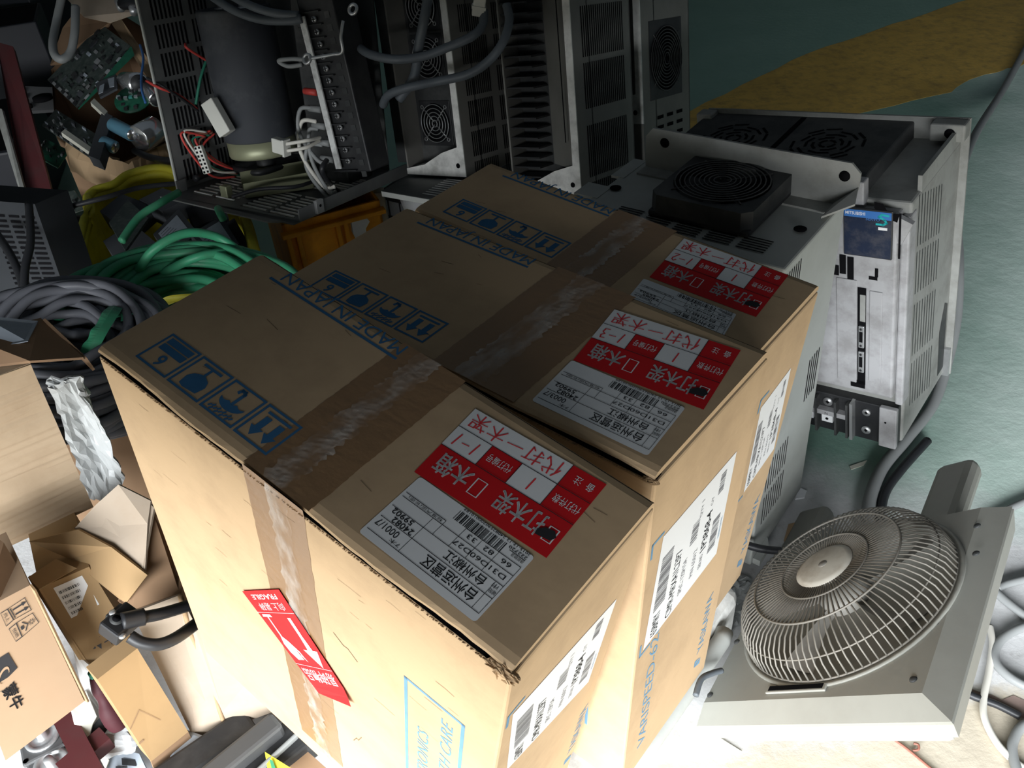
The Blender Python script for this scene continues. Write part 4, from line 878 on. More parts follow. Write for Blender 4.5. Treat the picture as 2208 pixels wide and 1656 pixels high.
g.tube(catmull([(-0.7928,1.6385,0.42), (-0.7668,1.7016,0.44), (-0.7286,1.739,0.45), (-0.7075,1.8046,0.44)], 8), .0085, 'green_sheath', 8)
g.tube(catmull([(-0.6887,1.4165,0.46), (-0.632,1.4079,0.52), (-0.5784,1.4442,0.53), (-0.5328,1.4738,0.5), (-0.4878,1.4606,0.46), (-0.4686,1.4466,0.42)], 8), .0085, 'green_sheath', 8)
g.tube(catmull([(-0.6387,1.4252,0.46), (-0.5678,1.4217,0.49), (-0.5246,1.45,0.48), (-0.4926,1.4727,0.45), (-0.453,1.4609,0.42)], 8), .0085, 'green_sheath', 8)
tag(g.build('cable_coil'), 'large coil of thick green cable heaped in front of the yellow basket', 'cable coil')
tag(MB().tube(catmull([(-0.6204,1.7707,0.41), (-0.5948,1.704,0.43), (-0.5901,1.6969,0.42)], 5), .0085, 'green_sheath', 10).build('cable_end'), 'cut end of a green cable poking down over grey labelled modules', 'cable')
sc_c = (-0.7336,1.2039,0.44)
g = coil('grey', sc_c, .098, .062, .0082, 84, Matrix.Rotation(.15, 4, 'X') @ Matrix.Rotation(.20, 4, 'Y'), 'slate_sheath', 9, 1.2)
go = thing('cable_coil', 'coil of dark grey cable tied with a green plastic strap, left of the green coil', 'cable coil', Matrix.Translation(V(sc_c)))
gm = g.build('turns', go); gm.data.transform(Matrix.Translation(-V(sc_c)))
st_ = MB(); pth = catmull([(-0.6883,1.317,0.47), (-0.6627,1.2511,0.5), (-0.6662,1.2017,0.5), (-0.6753,1.1778,0.49), (-0.6927,1.1686,0.47)], 6)
vs = []; 
for k, p in enumerate(pth): vs += [p+V((-.016,.006,.002*math.sin(k))), p+V((.016,-.006,.003)), p+V((.0,.0,.004))]
st_.add(vs, [f for k in range(len(pth)-1) for f in ((3*k,3*k+2,3*k+5,3*k+3),(3*k+2,3*k+1,3*k+4,3*k+5))], 'green_sheath'); so = st_.build('strap', go); so.data.transform(Matrix.Translation(-V(sc_c)))
kn = MB(); rnd = random.Random(2)
for k in range(5):
    a = 2*math.pi*k/5; p = V((-0.65,1.2444,0.49)); q = p+V((.013*math.cos(a), .010*math.sin(a), .008*math.sin(a*2))); kn.prism([p+V((0,0,.003)), q+V((.004,.003,0)), q+V((-.004,-.002,.002))], (0,0,.002), 'green_sheath')
ko = kn.build('knot', go); ko.data.transform(Matrix.Translation(-V(sc_c)))
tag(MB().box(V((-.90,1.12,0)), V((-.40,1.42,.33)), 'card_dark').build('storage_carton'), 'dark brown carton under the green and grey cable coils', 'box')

# yellow basket with modules
zr = .36
bl, bb, br_, bf = V((-1.0113,1.9884,0.335)), V((-0.9774,2.1799,0.33)), V((-0.617,1.9153,0.33)), V((-0.4851,1.5219,0.36))
bk = thing('plastic_basket', 'bright yellow plastic basket with perforated side, full of grey modules', 'basket', Matrix.Translation(V(((bl.x+br_.x)/2,(bl.y+br_.y)/2,0))))
def local(b, parent):
    off = parent.matrix_world.translation
    b.v = [v-off for v in b.v]; return b
e1 = (br_-bb); e2 = (bl-bb); fl_ = bf+(bl-bb)*.0+(V((bl.x-bb.x,bl.y-bb.y,0)))*1.6; flc = V((bl.x+.06,bf.y+.02,zr))
cor = [bl, bb+V((.0,.0,.02)), V((-.72,2.05,zr+.02)), V((-.60,1.93,zr)), br_, bf, flc]
cor = [bl, V((-1.0258,2.0397,0.335)), V((-1.02,2.0766,0.335)), V((-0.9799,2.1006,0.335)), V((-0.9445,2.1349,0.345)), V((-0.8655,2.156,0.345)), V((-0.7742,2.0906,0.335)), V((-0.6955,2.0151,0.325)), br_, V((-0.5395,1.6819,0.36)), V((-0.5069,1.582,0.36)), V((bf.x-.05,1.62,.29)), V((-.92,1.66,.29))]
rim = MB(); rim.tube(catmull(cor, 5, True), .011, 'yellow_plastic', 8, closed=True); rim.tube([p+V((0,0,-.016)) for p in catmull(cor, 5, True)], .013, 'yellow_plastic', 8, closed=True)
local(rim, bk).build('rim', bk)
cen = sum(cor, V((0,0,0)))/len(cor); wl_ = MB(); ring_ = catmull(cor, 5, True); nR = len(ring_)
vs = [p.copy() for p in ring_]+[V((cen.x+(p.x-cen.x)*.86, cen.y+(p.y-cen.y)*.86, 0.002)) for p in ring_]
wl_.add(vs, [(k, (k+1) % nR, (k+1) % nR+nR, k+nR) for k in range(nR)]+[[nR+k for k in range(nR)]], 'yellow_plastic')
vs2 = [cen+(p-cen)*.985 for p in vs[:nR]]+[V((cen.x+(p.x-cen.x)*.975, cen.y+(p.y-cen.y)*.975, p.z)) for p in vs[nR:]]
local(wl_, bk).build('walls', bk)
ho = MB()
for i in range(7):
    for j in range(8):
        t = .08+.84*i/6; p0 = br_.lerp(bf, t); out = V((e1.x,e1.y,0)).normalized(); z = zr-.035-.04*j; f_ = 1-.14*(zr-z)/zr
        p = V((cen.x+(p0.x-cen.x)*f_, cen.y+(p0.y-cen.y)*f_, z)); tv = (bf-br_).normalized()
        ho.box(p-tv*.004-V((.0,.0,.009))+out*.001, p+tv*.006+V((0,0,.009))+out*.004, 'hole')
local(ho, bk).build('perforations', bk)
def slab(name, quad, t, m, label, cat, extra=None, group=None):
    """a flat thing given by its upper face"""
    q = [V(p) for p in quad]; nrm = (q[1]-q[0]).cross(q[3]-q[0]).normalized()
    if nrm.z < 0: nrm = -nrm
    if extra:
        root = thing(name, label, cat, Matrix.Translation(q[0]), group); MB().prism([p-q[0] for p in q], -nrm*t, m).build('body', root)
        fn = lambda x, y, h: (q[0]*(1-x)*(1-y)+q[1]*x*(1-y)+q[2]*x*y+q[3]*(1-x)*y)+nrm*h-q[0]
        extra(fn, root); return root
    o = MB().prism(q, -nrm*t, m).build(name); return tag(o, label, cat, group)
def mod_label(fn, root):
    b = MB(); b.rect(.12,.12,.85,.80, fn, 'slate_label', .0006)
    for k in range(7): b.rect(.16,.2+.08*k,.45+.05*(k % 4),.215+.08*k, fn, 'slate', .0010)
    b.build('rating_label', root)
slab('servo_module', [(-0.7899,1.7897,0.35), (-0.7521,1.8863,0.36), (-0.6803,1.7652,0.36), (-0.7191,1.6775,0.35)], .05, 'slate', 'grey servo module with pale label, left one in the yellow basket', 'module', mod_label)
slab('servo_module', [(-0.6794,1.7196,0.38), (-0.6254,1.7948,0.38), (-0.5667,1.679,0.37), (-0.6042,1.6175,0.37)], .05, 'slate', 'grey servo module with large label, right one in the yellow basket', 'module', mod_label)
slab('circuit_board', [(-0.8943,1.8245,0.37), (-0.884,1.9361,0.37), (-0.8054,1.8318,0.37), (-0.817,1.6885,0.37)], .006, 'pcb', 'dark circuit board standing in the left corner of the yellow basket', 'circuit board')
slab('servo_module', [(-0.7427,1.9035,0.35), (-0.6724,1.9386,0.35), (-0.6346,1.8627,0.35), (-0.6982,1.807,0.35)], .05, 'slate', 'dark plain module at the back of the yellow basket', 'module')
for k_, (qq, lb) in enumerate((([(-0.9555,1.9273,0.35), (-0.918,1.9901,0.36), (-0.8336,1.9231,0.36), (-0.8757,1.8356,0.35)], 'dark module in the far left corner of the yellow basket'), ([(-0.8593,1.9415,0.365), (-0.8128,1.9841,0.37), (-0.7339,1.932,0.365), (-0.7892,1.8811,0.36)], 'dark module against the back rim of the yellow basket'),
    ([(-0.9192,1.8132,0.33), (-0.8653,1.8739,0.34), (-0.7671,1.7514,0.34), (-0.822,1.6584,0.33)], 'dark module just left of the labelled ones in the yellow basket'), ([(-0.6615,1.7974,0.34), (-0.6164,1.8465,0.345), (-0.5473,1.6971,0.34), (-0.5841,1.6431,0.335)], 'dark module at the right end of the yellow basket'))):
    slab('servo_module', qq, .05, 'slate', lb, 'module')
tag(MB().tube(catmull([(-1.0241,1.7501,0.44), (-0.9426,1.7789,0.44), (-0.8701,1.8103,0.44), (-0.8256,1.8873,0.42), (-0.7468,1.9372,0.4)], 6), .006, 'rubber', 8).build('cable'), 'thin black cable lying across the rim of the yellow basket', 'cable')

# orange crate below the chassis
oc = thing('plastic_crate', 'orange plastic crate with ribbed side, under the open chassis', 'crate', Matrix.Translation(V((-.25,1.80,0))))
A = V((-0.499,1.7998,0.36)); B_ = V((-0.2796,1.8876,0.36)); dr = (B_-A); dr.z = 0; L_ = dr.length; dr.normalize(); nn = V((-dr.y, dr.x, 0))
TO = Matrix(((dr.x, nn.x, 0, A.x),(dr.y, nn.y, 0, A.y),(0,0,1,0),(0,0,0,1)))
b = MB(); zt = .34
b.box((0,0,0), (L_,.006,zt), 'orange_plastic', TO); b.box((0,0,0), (.006,.30,zt), 'orange_plastic', TO); b.box((L_-.006,0,0), (L_,.30,zt), 'orange_plastic', TO); b.box((0,.294,0), (L_,.30,zt), 'orange_plastic', TO); b.box((0,0,0), (L_,.30,.006), 'orange_plastic', TO)
local(b, oc).build('walls', oc)
b = MB(); b.box((-.008,-.018,zt-.03), (L_+.008,.004,zt-.018), 'orange_plastic', TO, bev=.003); b.box((-.006,-.012,.10), (L_+.006,.002,.112), 'orange_plastic', TO, bev=.003)
for t in (.0,.10,.50,.58): b.box((L_*t,-.016,.0), (L_*t+.012,.002,zt-.02), 'orange_plastic', TO, bev=.003)
local(b, oc).build('ribs', oc)
b = MB(); pf = [TO @ V((L_*.67,-.001,.318)), TO @ V((L_*.79,-.001,.322)), TO @ V((L_*.85,-.001,.30)), TO @ V((L_*.80,-.001,.285)), TO @ V((L_*.78,-.001,.25)), TO @ V((L_*.70,-.001,.245)), TO @ V((L_*.66,-.001,.28))]
b.prism(pf, -nn*.014, 'foam'); tag(b.build('foam_scrap'), 'torn white foam scrap stuck on the side of the orange crate', 'foam scrap')
slab('paper_sheet', [(-0.6801,2.0232,0.345), (-0.4152,1.8469,0.345), (-0.25,2.011,0.345), (-0.4539,2.1696,0.345)], .003, 'cream', 'pale sheet added under the slotted chassis plate to brighten its slots', 'sheet')  # sheet added so that the slots above it look lit from below
# slotted plate under the first tall drive, and what shows beneath it
q = [V((0.0503,-0.1255,-0.006)), V((0.2972,-0.1744,-0.006)), V((0.2258,0.0284,-0.006)), V((-0.0442,0.0732,-0.006))]
_,yw,txx,tyy,_d,_s = FR['unit1']; TU = fmat(V(FR['unit1'][0]),yw,txx,tyy,_s); q = [TU @ p for p in q]; fnp = quadmap(q[0], q[1], q[2], q[3], (0,0,1)); b = MB()
b.prism(q, (0,0,-.003), 'dark_plate'); b.prism([q[0], q[1], q[1]+V((0,0,-.012)), q[0]+V((0,0,-.012))], (0,-.002,0), 'grey')
for k in range(9): b.flat([(.50,.12+.075*k),(.86,.12+.075*k),(.86,.155+.075*k),(.50,.155+.075*k)], fnp, 'panel_and_slot_light', .001)  # slots drawn as pale flats, light from beneath painted in
tag(b.build('slotted_plate'), 'dark slotted steel plate lying under the drive with the fan column', 'plate')
bc = MB(); A2 = V((-0.3052,1.9434,0.33)); bc.box(A2+V((.0,.0,-.33)), A2+V((.03,.03,0.0)), 'cream'); 
tag(bc.build('post'), 'pale yellow upright post beside the orange crate', 'post')
b = MB(); B2 = V((-0.239,1.9368,0.3)); T2 = Matrix.Translation((B2.x+.02,B2.y+.05,0)) @ Matrix.Rotation(-.6,4,'Z'); b.box((-.04,-.05,0), (.17,.30,.33), 'black', T2, bev=.005)
for k in range(4):
    for j in range(5): b.box((-.06+.036*k,-.0515,.06+.05*j), (-.03+.036*k,-.05,.10+.05*j), 'slate_label', T2)
tag(b.build('lattice_crate'), 'black lattice crate under the slotted plate, behind the cartons', 'crate')
b = MB(); b.lathe([(0,.045),(.03,.04),(.045,.02),(.04,0)], 'foam', 14, Matrix.Translation(V((-0.1893,1.9166,0.3)))); tag(b.build('plastic_bag'), 'small white plastic bag showing under the slotted plate', 'bag')

# ---------------------------------------------------------------- open carton full of circuit boards
ct = V((-1.1078,2.6442,0.42))
oc2 = thing('parts_carton', 'torn brown carton full of circuit boards, left of the open chassis', 'box', Matrix.Translation((ct.x, ct.y, 0)))
def poly(pts, th, m, parent=None, b=None):
    b = b or MB(); p = [V(x) for x in pts]; n = V((0,0,0))
    for k in range(len(p)): n += (p[k]-p[0]).cross(p[(k+1) % len(p)]-p[0])
    n.normalize(); b.prism(p, n*th, m); return b
lo = [(-1.305,2.5558,0.3), (-1.122,2.4129,0.24), (-0.8921,2.4925,0.3), (-0.938,2.8068,0.42), (-1.1984,3.0117,0.52), (-1.3503,2.7767,0.42)]
b = MB()
for k in range(6):
    p, q_ = V(lo[k]), V(lo[(k+1) % 6]); b.add([p, q_, V((q_.x,q_.y,.0)), V((p.x,p.y,.0))], [(0,1,2,3)], 'card_dark'); b.add([p+V((.004,.004,0)), q_+V((.004,.004,0)), V((q_.x+.004,q_.y+.004,.0)), V((p.x+.004,p.y+.004,.0))], [(3,2,1,0)], 'card_dark')
b.add([(p[0],p[1],.06) for p in lo], [list(range(6))], 'card_dark'); local(b, oc2).build('walls', oc2)
rnd = random.Random(6); b = MB()
crm = [(-0.8904,2.5964,0.42), (-0.8722,2.4815,0.38), (-0.8537,2.2997,0.36), (-0.9173,2.2522,0.34), (-0.9703,2.2063,0.33), (-1.0635,2.2862,0.33), (-1.2097,2.4452,0.34)]
cc = catmull(crm, 5); vs = []
for k, p in enumerate(cc):
    j = lambda s: V((rnd.uniform(-s,s), rnd.uniform(-s,s), rnd.uniform(-s,s)))
    d_ = V((ct.x-p.x, ct.y-p.y, 0)).normalized(); vs += [p+d_*.045+V((0,0,-.01))+j(.007), p+V((0,0,.014))+j(.004), p-d_*.035+V((0,0,-.03))+j(.006), p-d_*.045+V((0,0,-.09))+j(.004)]
b.add(vs, [(4*k+i, 4*k+i+1, 4*k+i+5, 4*k+i+4) for k in range(len(cc)-1) for i in range(3)], 'kraft'); local(b, oc2).build('taped_rim', oc2)
b = poly([(-1.2837,2.9001,0.6), (-1.1978,2.7899,0.56), (-1.1244,2.7835,0.54), (-1.0219,2.8035,0.56), (-1.0527,2.9107,0.6)], .004, 'card_pale'); local(b, oc2).build('top_flap', oc2)
b = poly([(-1.3384,2.758,0.44), (-1.3332,2.9212,0.5), (-1.2888,2.9665,0.54), (-1.1436,2.8441,0.53), (-1.2259,2.7732,0.44)], .004, 'card_dark'); poly([(-1.1509,2.856,0.52), (-1.1283,2.8873,0.52), (-0.9507,2.5737,0.44), (-0.9736,2.5589,0.42)], .006, 'kraft', b=b); local(b, oc2).build('side_flap', oc2)
def board(name, quad, label, seed, m='pcb', ncomp=26, hmax=.012):
    def ex(fn, root):
        rnd = random.Random(seed)
        for k in range(ncomp):
            x, y = rnd.uniform(.05,.9), rnd.uniform(.05,.9); w, h_ = rnd.uniform(.02,.10), rnd.uniform(.02,.08); t = rnd.uniform(.002,hmax)
            p = [fn(x,y,0), fn(min(.98,x+w),y,0), fn(min(.98,x+w),min(.98,y+h_),0), fn(x,min(.98,y+h_),0)]; nrm = fn(.5,.5,1)-fn(.5,.5,0)
            s = MB(); s.prism(p, nrm*t, rnd.choice(['black','black','slate','pcb','zinc','slate_label'])); s.build('component', root)
        e = MB()
        for k in range(9):
            p = [fn(.04+.10*k,.005,0), fn(.10+.10*k,.005,0), fn(.10+.10*k,.04,0), fn(.04+.10*k,.04,0)]; e.prism(p, (fn(.5,.5,1)-fn(.5,.5,0))*.006, 'zinc' if k % 2 else 'black')
        e.build('edge_connector', root)
    return slab(name, quad, .003, m, label, 'circuit board', ex)
board('circuit_board', [(-1.1812,2.4882,0.4), (-1.3285,2.685,0.42), (-1.1823,2.8548,0.52), (-1.0508,2.686,0.5)], 'large dark circuit board lying tilted on top of the parts carton', 1, ncomp=60, hmax=.006)
board('circuit_board', [(-1.1732,2.4764,0.4), (-1.0452,2.6765,0.5), (-1.0396,2.6619,0.48), (-1.1073,2.6659,0.44)], 'narrow green edged board standing below the large dark circuit board', 4, m='pcb_green', ncomp=8)
board('circuit_board', [(-1.07,2.2228,0.36), (-1.2947,2.4805,0.36), (-1.2972,2.6011,0.36), (-1.0697,2.341,0.36)], 'dark board with long cream connectors at the lower left of the parts carton', 2, ncomp=24)
board('circuit_board', [(-1.3142,2.4124,0.3), (-1.3219,2.5257,0.3), (-1.2185,2.4257,0.3), (-1.2364,2.359,0.28)], 'small green circuit board beside the maroon post', 3, m='pcb_green', ncomp=10)
rb = MB(); Trb = Matrix.Translation((-0.9905,2.4308,0.43)) @ Matrix.Rotation(.4,4,'X'); rb.lathe([(0,.004),(.052,.004),(.052,0),(0,0)], 'pcb_green', 24, Trb); rnd = random.Random(8)
root = thing('encoder_board', 'round green encoder board among bright metal parts in the parts carton', 'circuit board', Trb); rb.v = [Trb.inverted() @ v for v in rb.v]; rb.build('board', root)
for k in range(16):
    a, r_ = rnd.uniform(0,6.28), .043*math.sqrt(rnd.random()); s = MB(); s.box((r_*math.cos(a)-.005,r_*math.sin(a)-.004,.004), (r_*math.cos(a)+.005,r_*math.sin(a)+.004,.004+rnd.uniform(.002,.008)), rnd.choice(['chrome','black','zinc','pcb_teal'])); s.build('component', root)
def cyl_thing(name, a, c, r, m, label, cat, band=None):
    a, c = V(a), V(c); root = thing(name, label, cat, Matrix.Translation(a)); MB().tube([V((0,0,0)), (c-a)*.03, (c-a)*.97, c-a], [r*.92,r,r,r*.92], m, 22).build('can', root)
    if band: MB().tube([(c-a)*1.0, (c-a)*1.02], r*.8, band, 22).build('end_cap', root)
    return root
cyl_thing('blue_capacitor', (-1.0092,2.2882,0.42), (-0.9444,2.2327,0.41), .019, 'blue_film', 'blue capacitor lying on the dark board, upper of the two', 'capacitor', 'chrome'); cyl_thing('blue_capacitor', (-1.0223,2.2235,0.4), (-0.9883,2.2048,0.39), .017, 'blue_film', 'short blue capacitor lying below the longer one', 'capacitor', 'chrome')
slab('terminal_strip', [(-1.0355,2.1439,0.4), (-1.0695,2.389,0.42), (-1.0275,2.3482,0.42), (-0.9948,2.1092,0.4)], .03, 'slate', 'dark grey terminal strip beside the two blue capacitors', 'terminal strip')
for (a, c, r, lb) in (((-1.0415,2.5456,0.44), (-0.976,2.4703,0.46), .030, 'bright metal motor can near the top of the parts carton'), ((-0.9632,2.4855,0.44), (-0.9217,2.4164,0.43), .022, 'silver clamp next to the chassis edge in the parts carton'), ((-0.9292,2.2232,0.4), (-0.8959,2.2825,0.4), .036, 'shiny round metal can at the lower right of the parts carton')):
    cyl_thing('metal_can', a, c, r, 'chrome', lb, 'metal can', 'black')
b = poly([(-1.1225,2.529,0.45), (-1.0694,2.5635,0.46), (-1.044,2.4764,0.45), (-1.0853,2.442,0.44)], .006, 'slate'); b2 = poly([(-1.0956,2.4919,0.455), (-1.0849,2.502,0.457), (-1.073,2.4468,0.453), (-1.085,2.44,0.45)], .001, 'slate_label', b=b); poly([(-1.0767,2.5146,0.465), (-1.0603,2.5228,0.466), (-1.0421,2.4581,0.462), (-1.0562,2.4595,0.46)], .001, 'slate_label', b=b)
tag(b.build('cover_plate'), 'dark cover plate with pale cut outs under the large circuit board', 'plate')
slab('connector_strip', [(-1.164,2.3134,0.4), (-1.1612,2.3344,0.4), (-1.0309,2.2006,0.38), (-1.0324,2.1783,0.38)], .012, 'cream', 'long cream connector strip on the lower left boards', 'connector'); slab('connector_strip', [(-1.1143,2.4397,0.43), (-1.1125,2.4666,0.43), (-1.053,2.3857,0.42), (-1.054,2.36,0.42)], .012, 'cream', 'short cream connector strip above the blue capacitors', 'connector')
tag(MB().tube(catmull([(-1.0194,2.6826,0.5), (-0.976,2.561,0.5), (-0.9616,2.4661,0.48), (-0.9408,2.3843,0.47), (-0.926,2.3433,0.45)], 7), .0035, 'blue_wire', 8).build('wire'), 'bright blue wire standing up from the round encoder board', 'wire')
tag(MB().tube(catmull([(-0.9677,2.497,0.46), (-0.8999,2.3925,0.47), (-0.8397,2.3295,0.47), (-0.7786,2.2684,0.46)], 7), .003, 'red_wire', 8).build('wire'), 'red wire running from the parts carton to the open chassis', 'wire'); tag(MB().tube(catmull([(-1.0491,2.5404,0.46), (-0.9728,2.471,0.47), (-0.8804,2.3482,0.475), (-0.8208,2.3093,0.475), (-0.7748,2.2739,0.465)], 7), .003, 'black', 8).build('wire'), 'black wire twisted along the red wire toward the open chassis', 'wire')
tag(MB().tube(catmull([(-0.9588,2.2453,0.36), (-0.899,2.1753,0.37), (-0.833,2.1196,0.38), (-0.7775,2.0988,0.39)], 7), .009, 'rubber', 8).build('cable'), 'black cable lying along the taped rim above the yellow basket', 'cable')
tag(MB().tube(catmull([(-1.2595,2.8448,0.62), (-1.2782,2.7791,0.56), (-1.2655,2.6787,0.53), (-1.2478,2.622,0.51), (-1.2248,2.6069,0.5), (-1.2067,2.6362,0.51), (-1.1947,2.6821,0.55), (-1.1985,2.758,0.6)], 8), .012, 'grey_cable', 12).build('cable'), 'thick grey cable hanging in a loop beside the tan carton flap', 'cable')
b = MB(); 
for (a, c, r, m) in (((-1.0607,2.7533,0.6), (-0.9986,2.7184,0.6), .016, 'rubber'), ((-0.9986,2.7184,0.6), (-0.9768,2.7601,0.61), .014, 'red_wire'), ((-1.061,2.7426,0.59), (-1.0803,2.7866,0.6), .012, 'zinc'), ((-1.0127,2.7021,0.585), (-1.0251,2.7346,0.6), .012, 'zinc')): b.tube([a, c], r, m, 12)
tag(b.build('battery_clamp'), 'black and red cable clamps with grey lugs at the chassis top edge', 'clamp')

# ---------------------------------------------------------------- maroon post and dark things behind it
pr_ = thing('steel_post', 'maroon painted steel post rising at the left edge', 'post', Matrix.Translation(V((-.98,1.47,0))))
b = poly([(-1.4695,2.7588,0.52), (-1.3956,2.6994,0.52), (-1.2065,2.2246,0.29), (-0.9744,1.6298,0.01), (-1.0494,1.6051,0.01), (-1.2627,2.1803,0.29)], .02, 'red_steel'); local(b, pr_).build('web', pr_)
b = poly([(-1.413,2.4927,0.42), (-1.3795,2.4689,0.42), (-1.2377,2.1428,0.28), (-1.2456,2.1313,0.28)], .01, 'grey_dusty'); local(b, pr_).build('bare_edge', pr_)
vb = thing('vented_drive', 'dark grey vented drive leaning at the far left behind the cable coils', 'machine', Matrix.Translation(V((-1.2179,1.8186,0.2))))
b = MB(); q = [V((-1.1307,1.7325,0.5)), V((-0.9573,1.6784,0.5)), V((-0.9548,1.6339,0.28))]; q.append(q[0]+(q[2]-q[1])*1.1); n_ = (q[1]-q[0]).cross(q[3]-q[0]).normalized()
if n_.dot(V((0,0,1.3))-q[0]) < 0: n_ = -n_
b.prism(q, -n_*.10, 'vent_grey'); local(b, vb).build('case', vb)
b = MB(); off = vb.matrix_world.translation; fq = lambda x, y, h: q[0]*(1-x)*(1-y)+q[1]*x*(1-y)+q[2]*x*y+q[3]*(1-x)*y+n_*(h+.001)-off
for c_ in ((.30,.52),(.58,.72),(.76,.94)):
    for k in range(17): b.rect(c_[0],.12+.05*k,c_[1],.142+.05*k, fq, 'hole', .0008)
b.build('vents', vb)
tag(MB().tube(catmull([(-1.0319,1.6276,0.47), (-0.9781,1.5533,0.46), (-0.9368,1.4845,0.44), (-0.9091,1.4139,0.42)], 6), .008, 'rubber', 8).build('cable'), 'left black cable crossing in front of the vented drive', 'cable'); tag(MB().tube(catmull([(-0.9343,1.6176,0.53), (-0.9057,1.5186,0.5), (-0.9035,1.4573,0.475), (-0.8974,1.3984,0.44)], 6), .008, 'rubber', 8).build('cable'), 'right black cable hanging down the vented drive', 'cable')
sv = thing('motor_flange', 'pale servo motor flange with round holes between the maroon post and the boards', 'motor', Matrix.Translation(V((-1.4753,2.8844,0.3)))); off = sv.matrix_world.translation
b = poly([(-1.5471,2.8963,0.34), (-1.394,2.8511,0.34), (-1.3561,2.7623,0.3), (-1.4848,2.7697,0.3)], .012, 'cast_metal'); local(b, sv).build('plate', sv)
b = MB(); 
for px_, r_ in (((-1.424,2.8015,0.325), .030), ((-1.5016,2.8433,0.338), .008), ((-1.4858,2.8145,0.328), .008), ((-1.459,2.7649,0.315), .012)): b.lathe([(0,.006),(r_,.006),(r_,-.004)], 'hole', 18, Matrix.Translation(V(px_)-off))
b.build('bores', sv)
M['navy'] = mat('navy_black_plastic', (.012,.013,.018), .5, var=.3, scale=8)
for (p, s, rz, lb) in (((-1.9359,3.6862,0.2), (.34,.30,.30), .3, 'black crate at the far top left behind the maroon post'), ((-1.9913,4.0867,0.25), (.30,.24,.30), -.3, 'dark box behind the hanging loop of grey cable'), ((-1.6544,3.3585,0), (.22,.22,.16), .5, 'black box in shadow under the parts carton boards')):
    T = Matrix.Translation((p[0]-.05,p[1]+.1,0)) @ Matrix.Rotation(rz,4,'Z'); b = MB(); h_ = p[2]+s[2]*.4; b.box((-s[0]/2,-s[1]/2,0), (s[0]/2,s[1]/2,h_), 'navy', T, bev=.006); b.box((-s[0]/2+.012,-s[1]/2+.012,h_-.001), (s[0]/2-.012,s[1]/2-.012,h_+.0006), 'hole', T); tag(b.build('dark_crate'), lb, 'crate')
board('circuit_board', [(-1.1269,2.049,0.28), (-1.1729,2.1325,0.3), (-1.0935,2.1188,0.32), (-1.0475,2.048,0.3)], 'finned dark board in the shadow between post and basket', 11, ncomp=12)

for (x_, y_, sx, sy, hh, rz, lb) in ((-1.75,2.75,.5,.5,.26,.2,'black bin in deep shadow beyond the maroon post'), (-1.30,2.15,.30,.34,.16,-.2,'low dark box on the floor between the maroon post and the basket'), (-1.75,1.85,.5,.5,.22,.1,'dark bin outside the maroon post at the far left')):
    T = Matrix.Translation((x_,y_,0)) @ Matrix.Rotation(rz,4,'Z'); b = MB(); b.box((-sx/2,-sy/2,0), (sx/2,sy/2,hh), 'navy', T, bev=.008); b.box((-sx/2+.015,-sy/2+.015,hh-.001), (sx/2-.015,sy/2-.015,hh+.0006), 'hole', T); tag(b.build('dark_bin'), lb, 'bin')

# ---------------------------------------------------------------- cartons and scrap at lower left
def face_box(name, quad, depth, m, label, cat, group=None, m_side=None):
    """a carton given by its front face (top left, top right, bottom right, bottom left) and its depth"""
    q = [V(p) for p in quad]; n = (q[1]-q[0]).cross(q[3]-q[0]); n.z = 0; n.normalize()
    if n.dot(V((0,0,1.3))-q[0]) < 0: n = -n
    base = (q[2]+q[3])/2-n*depth/2; root = thing(name, label, cat, Matrix.Translation(base), group)
    MB().prism([p-base for p in q], -n*depth, m).build('body', root)
    fn = lambda x, y, h: q[3]*(1-x)*(1-y)+q[2]*x*(1-y)+q[1]*x*y+q[0]*(1-x)*y+n*h-base      # x right, y up
    return root, fn, n, base
# corrugated carton
root, fn, n_, base = face_box('corrugated_carton', [(-0.7226,0.9352,0.6), (-0.6602,0.9767,0.6), (-0.673,0.9671,0.323), (-0.8044,0.8785,0.323)], .05, 'card_ridge', 'pale corrugated carton with ridged front at the left edge', 'box')
b = MB(); NR = 22; vs = []
for k in range(NR*4+1):
    t = k/(NR*4)
    for x in (0.0, .5, 1.0): vs.append(fn(x, t, .0015+.0013*math.sin(t*NR*6.283+1.5*math.sin(t*7))*(.5+.5*math.sin(t*23+1)**2)+.002*math.sin(t*11+x*2)+.0015*math.sin(t*31+x)))
b.add(vs, [(3*k+i, 3*k+i+1, 3*k+i+4, 3*k+i+3) for k in range(NR*4) for i in range(2)], 'card_ridge', smooth=True); b.build('corrugated_face', root)
q = [V((-0.7507,0.9708,0.6)), V((-0.6576,0.9738,0.602)), V((-0.6097,1.0169,0.57)), V((-0.6832,1.0828,0.6)), V((-0.7451,1.0046,0.63))]; b = MB(); b.prism([p-base for p in q], (0,0,.004), 'card_dark'); b.build('top_flap', root)
b = poly([(-0.6097,1.0169,0.57), (-0.6042,1.0145,0.55), (-0.6763,1.0851,0.585), (-0.6769,1.0749,0.605)], .004, 'card_dark'); b.v = [v-base for v in b.v]; b.build('flap_edge', root)
slab('paper_sheet', [(-0.7235,0.9884,0.62), (-0.6725,1.0137,0.612), (-0.6821,1.0719,0.606), (-0.7384,1.0453,0.64)], .002, 'slate_label', 'grey paper sheet on the dark flap of the corrugated carton', 'paper')
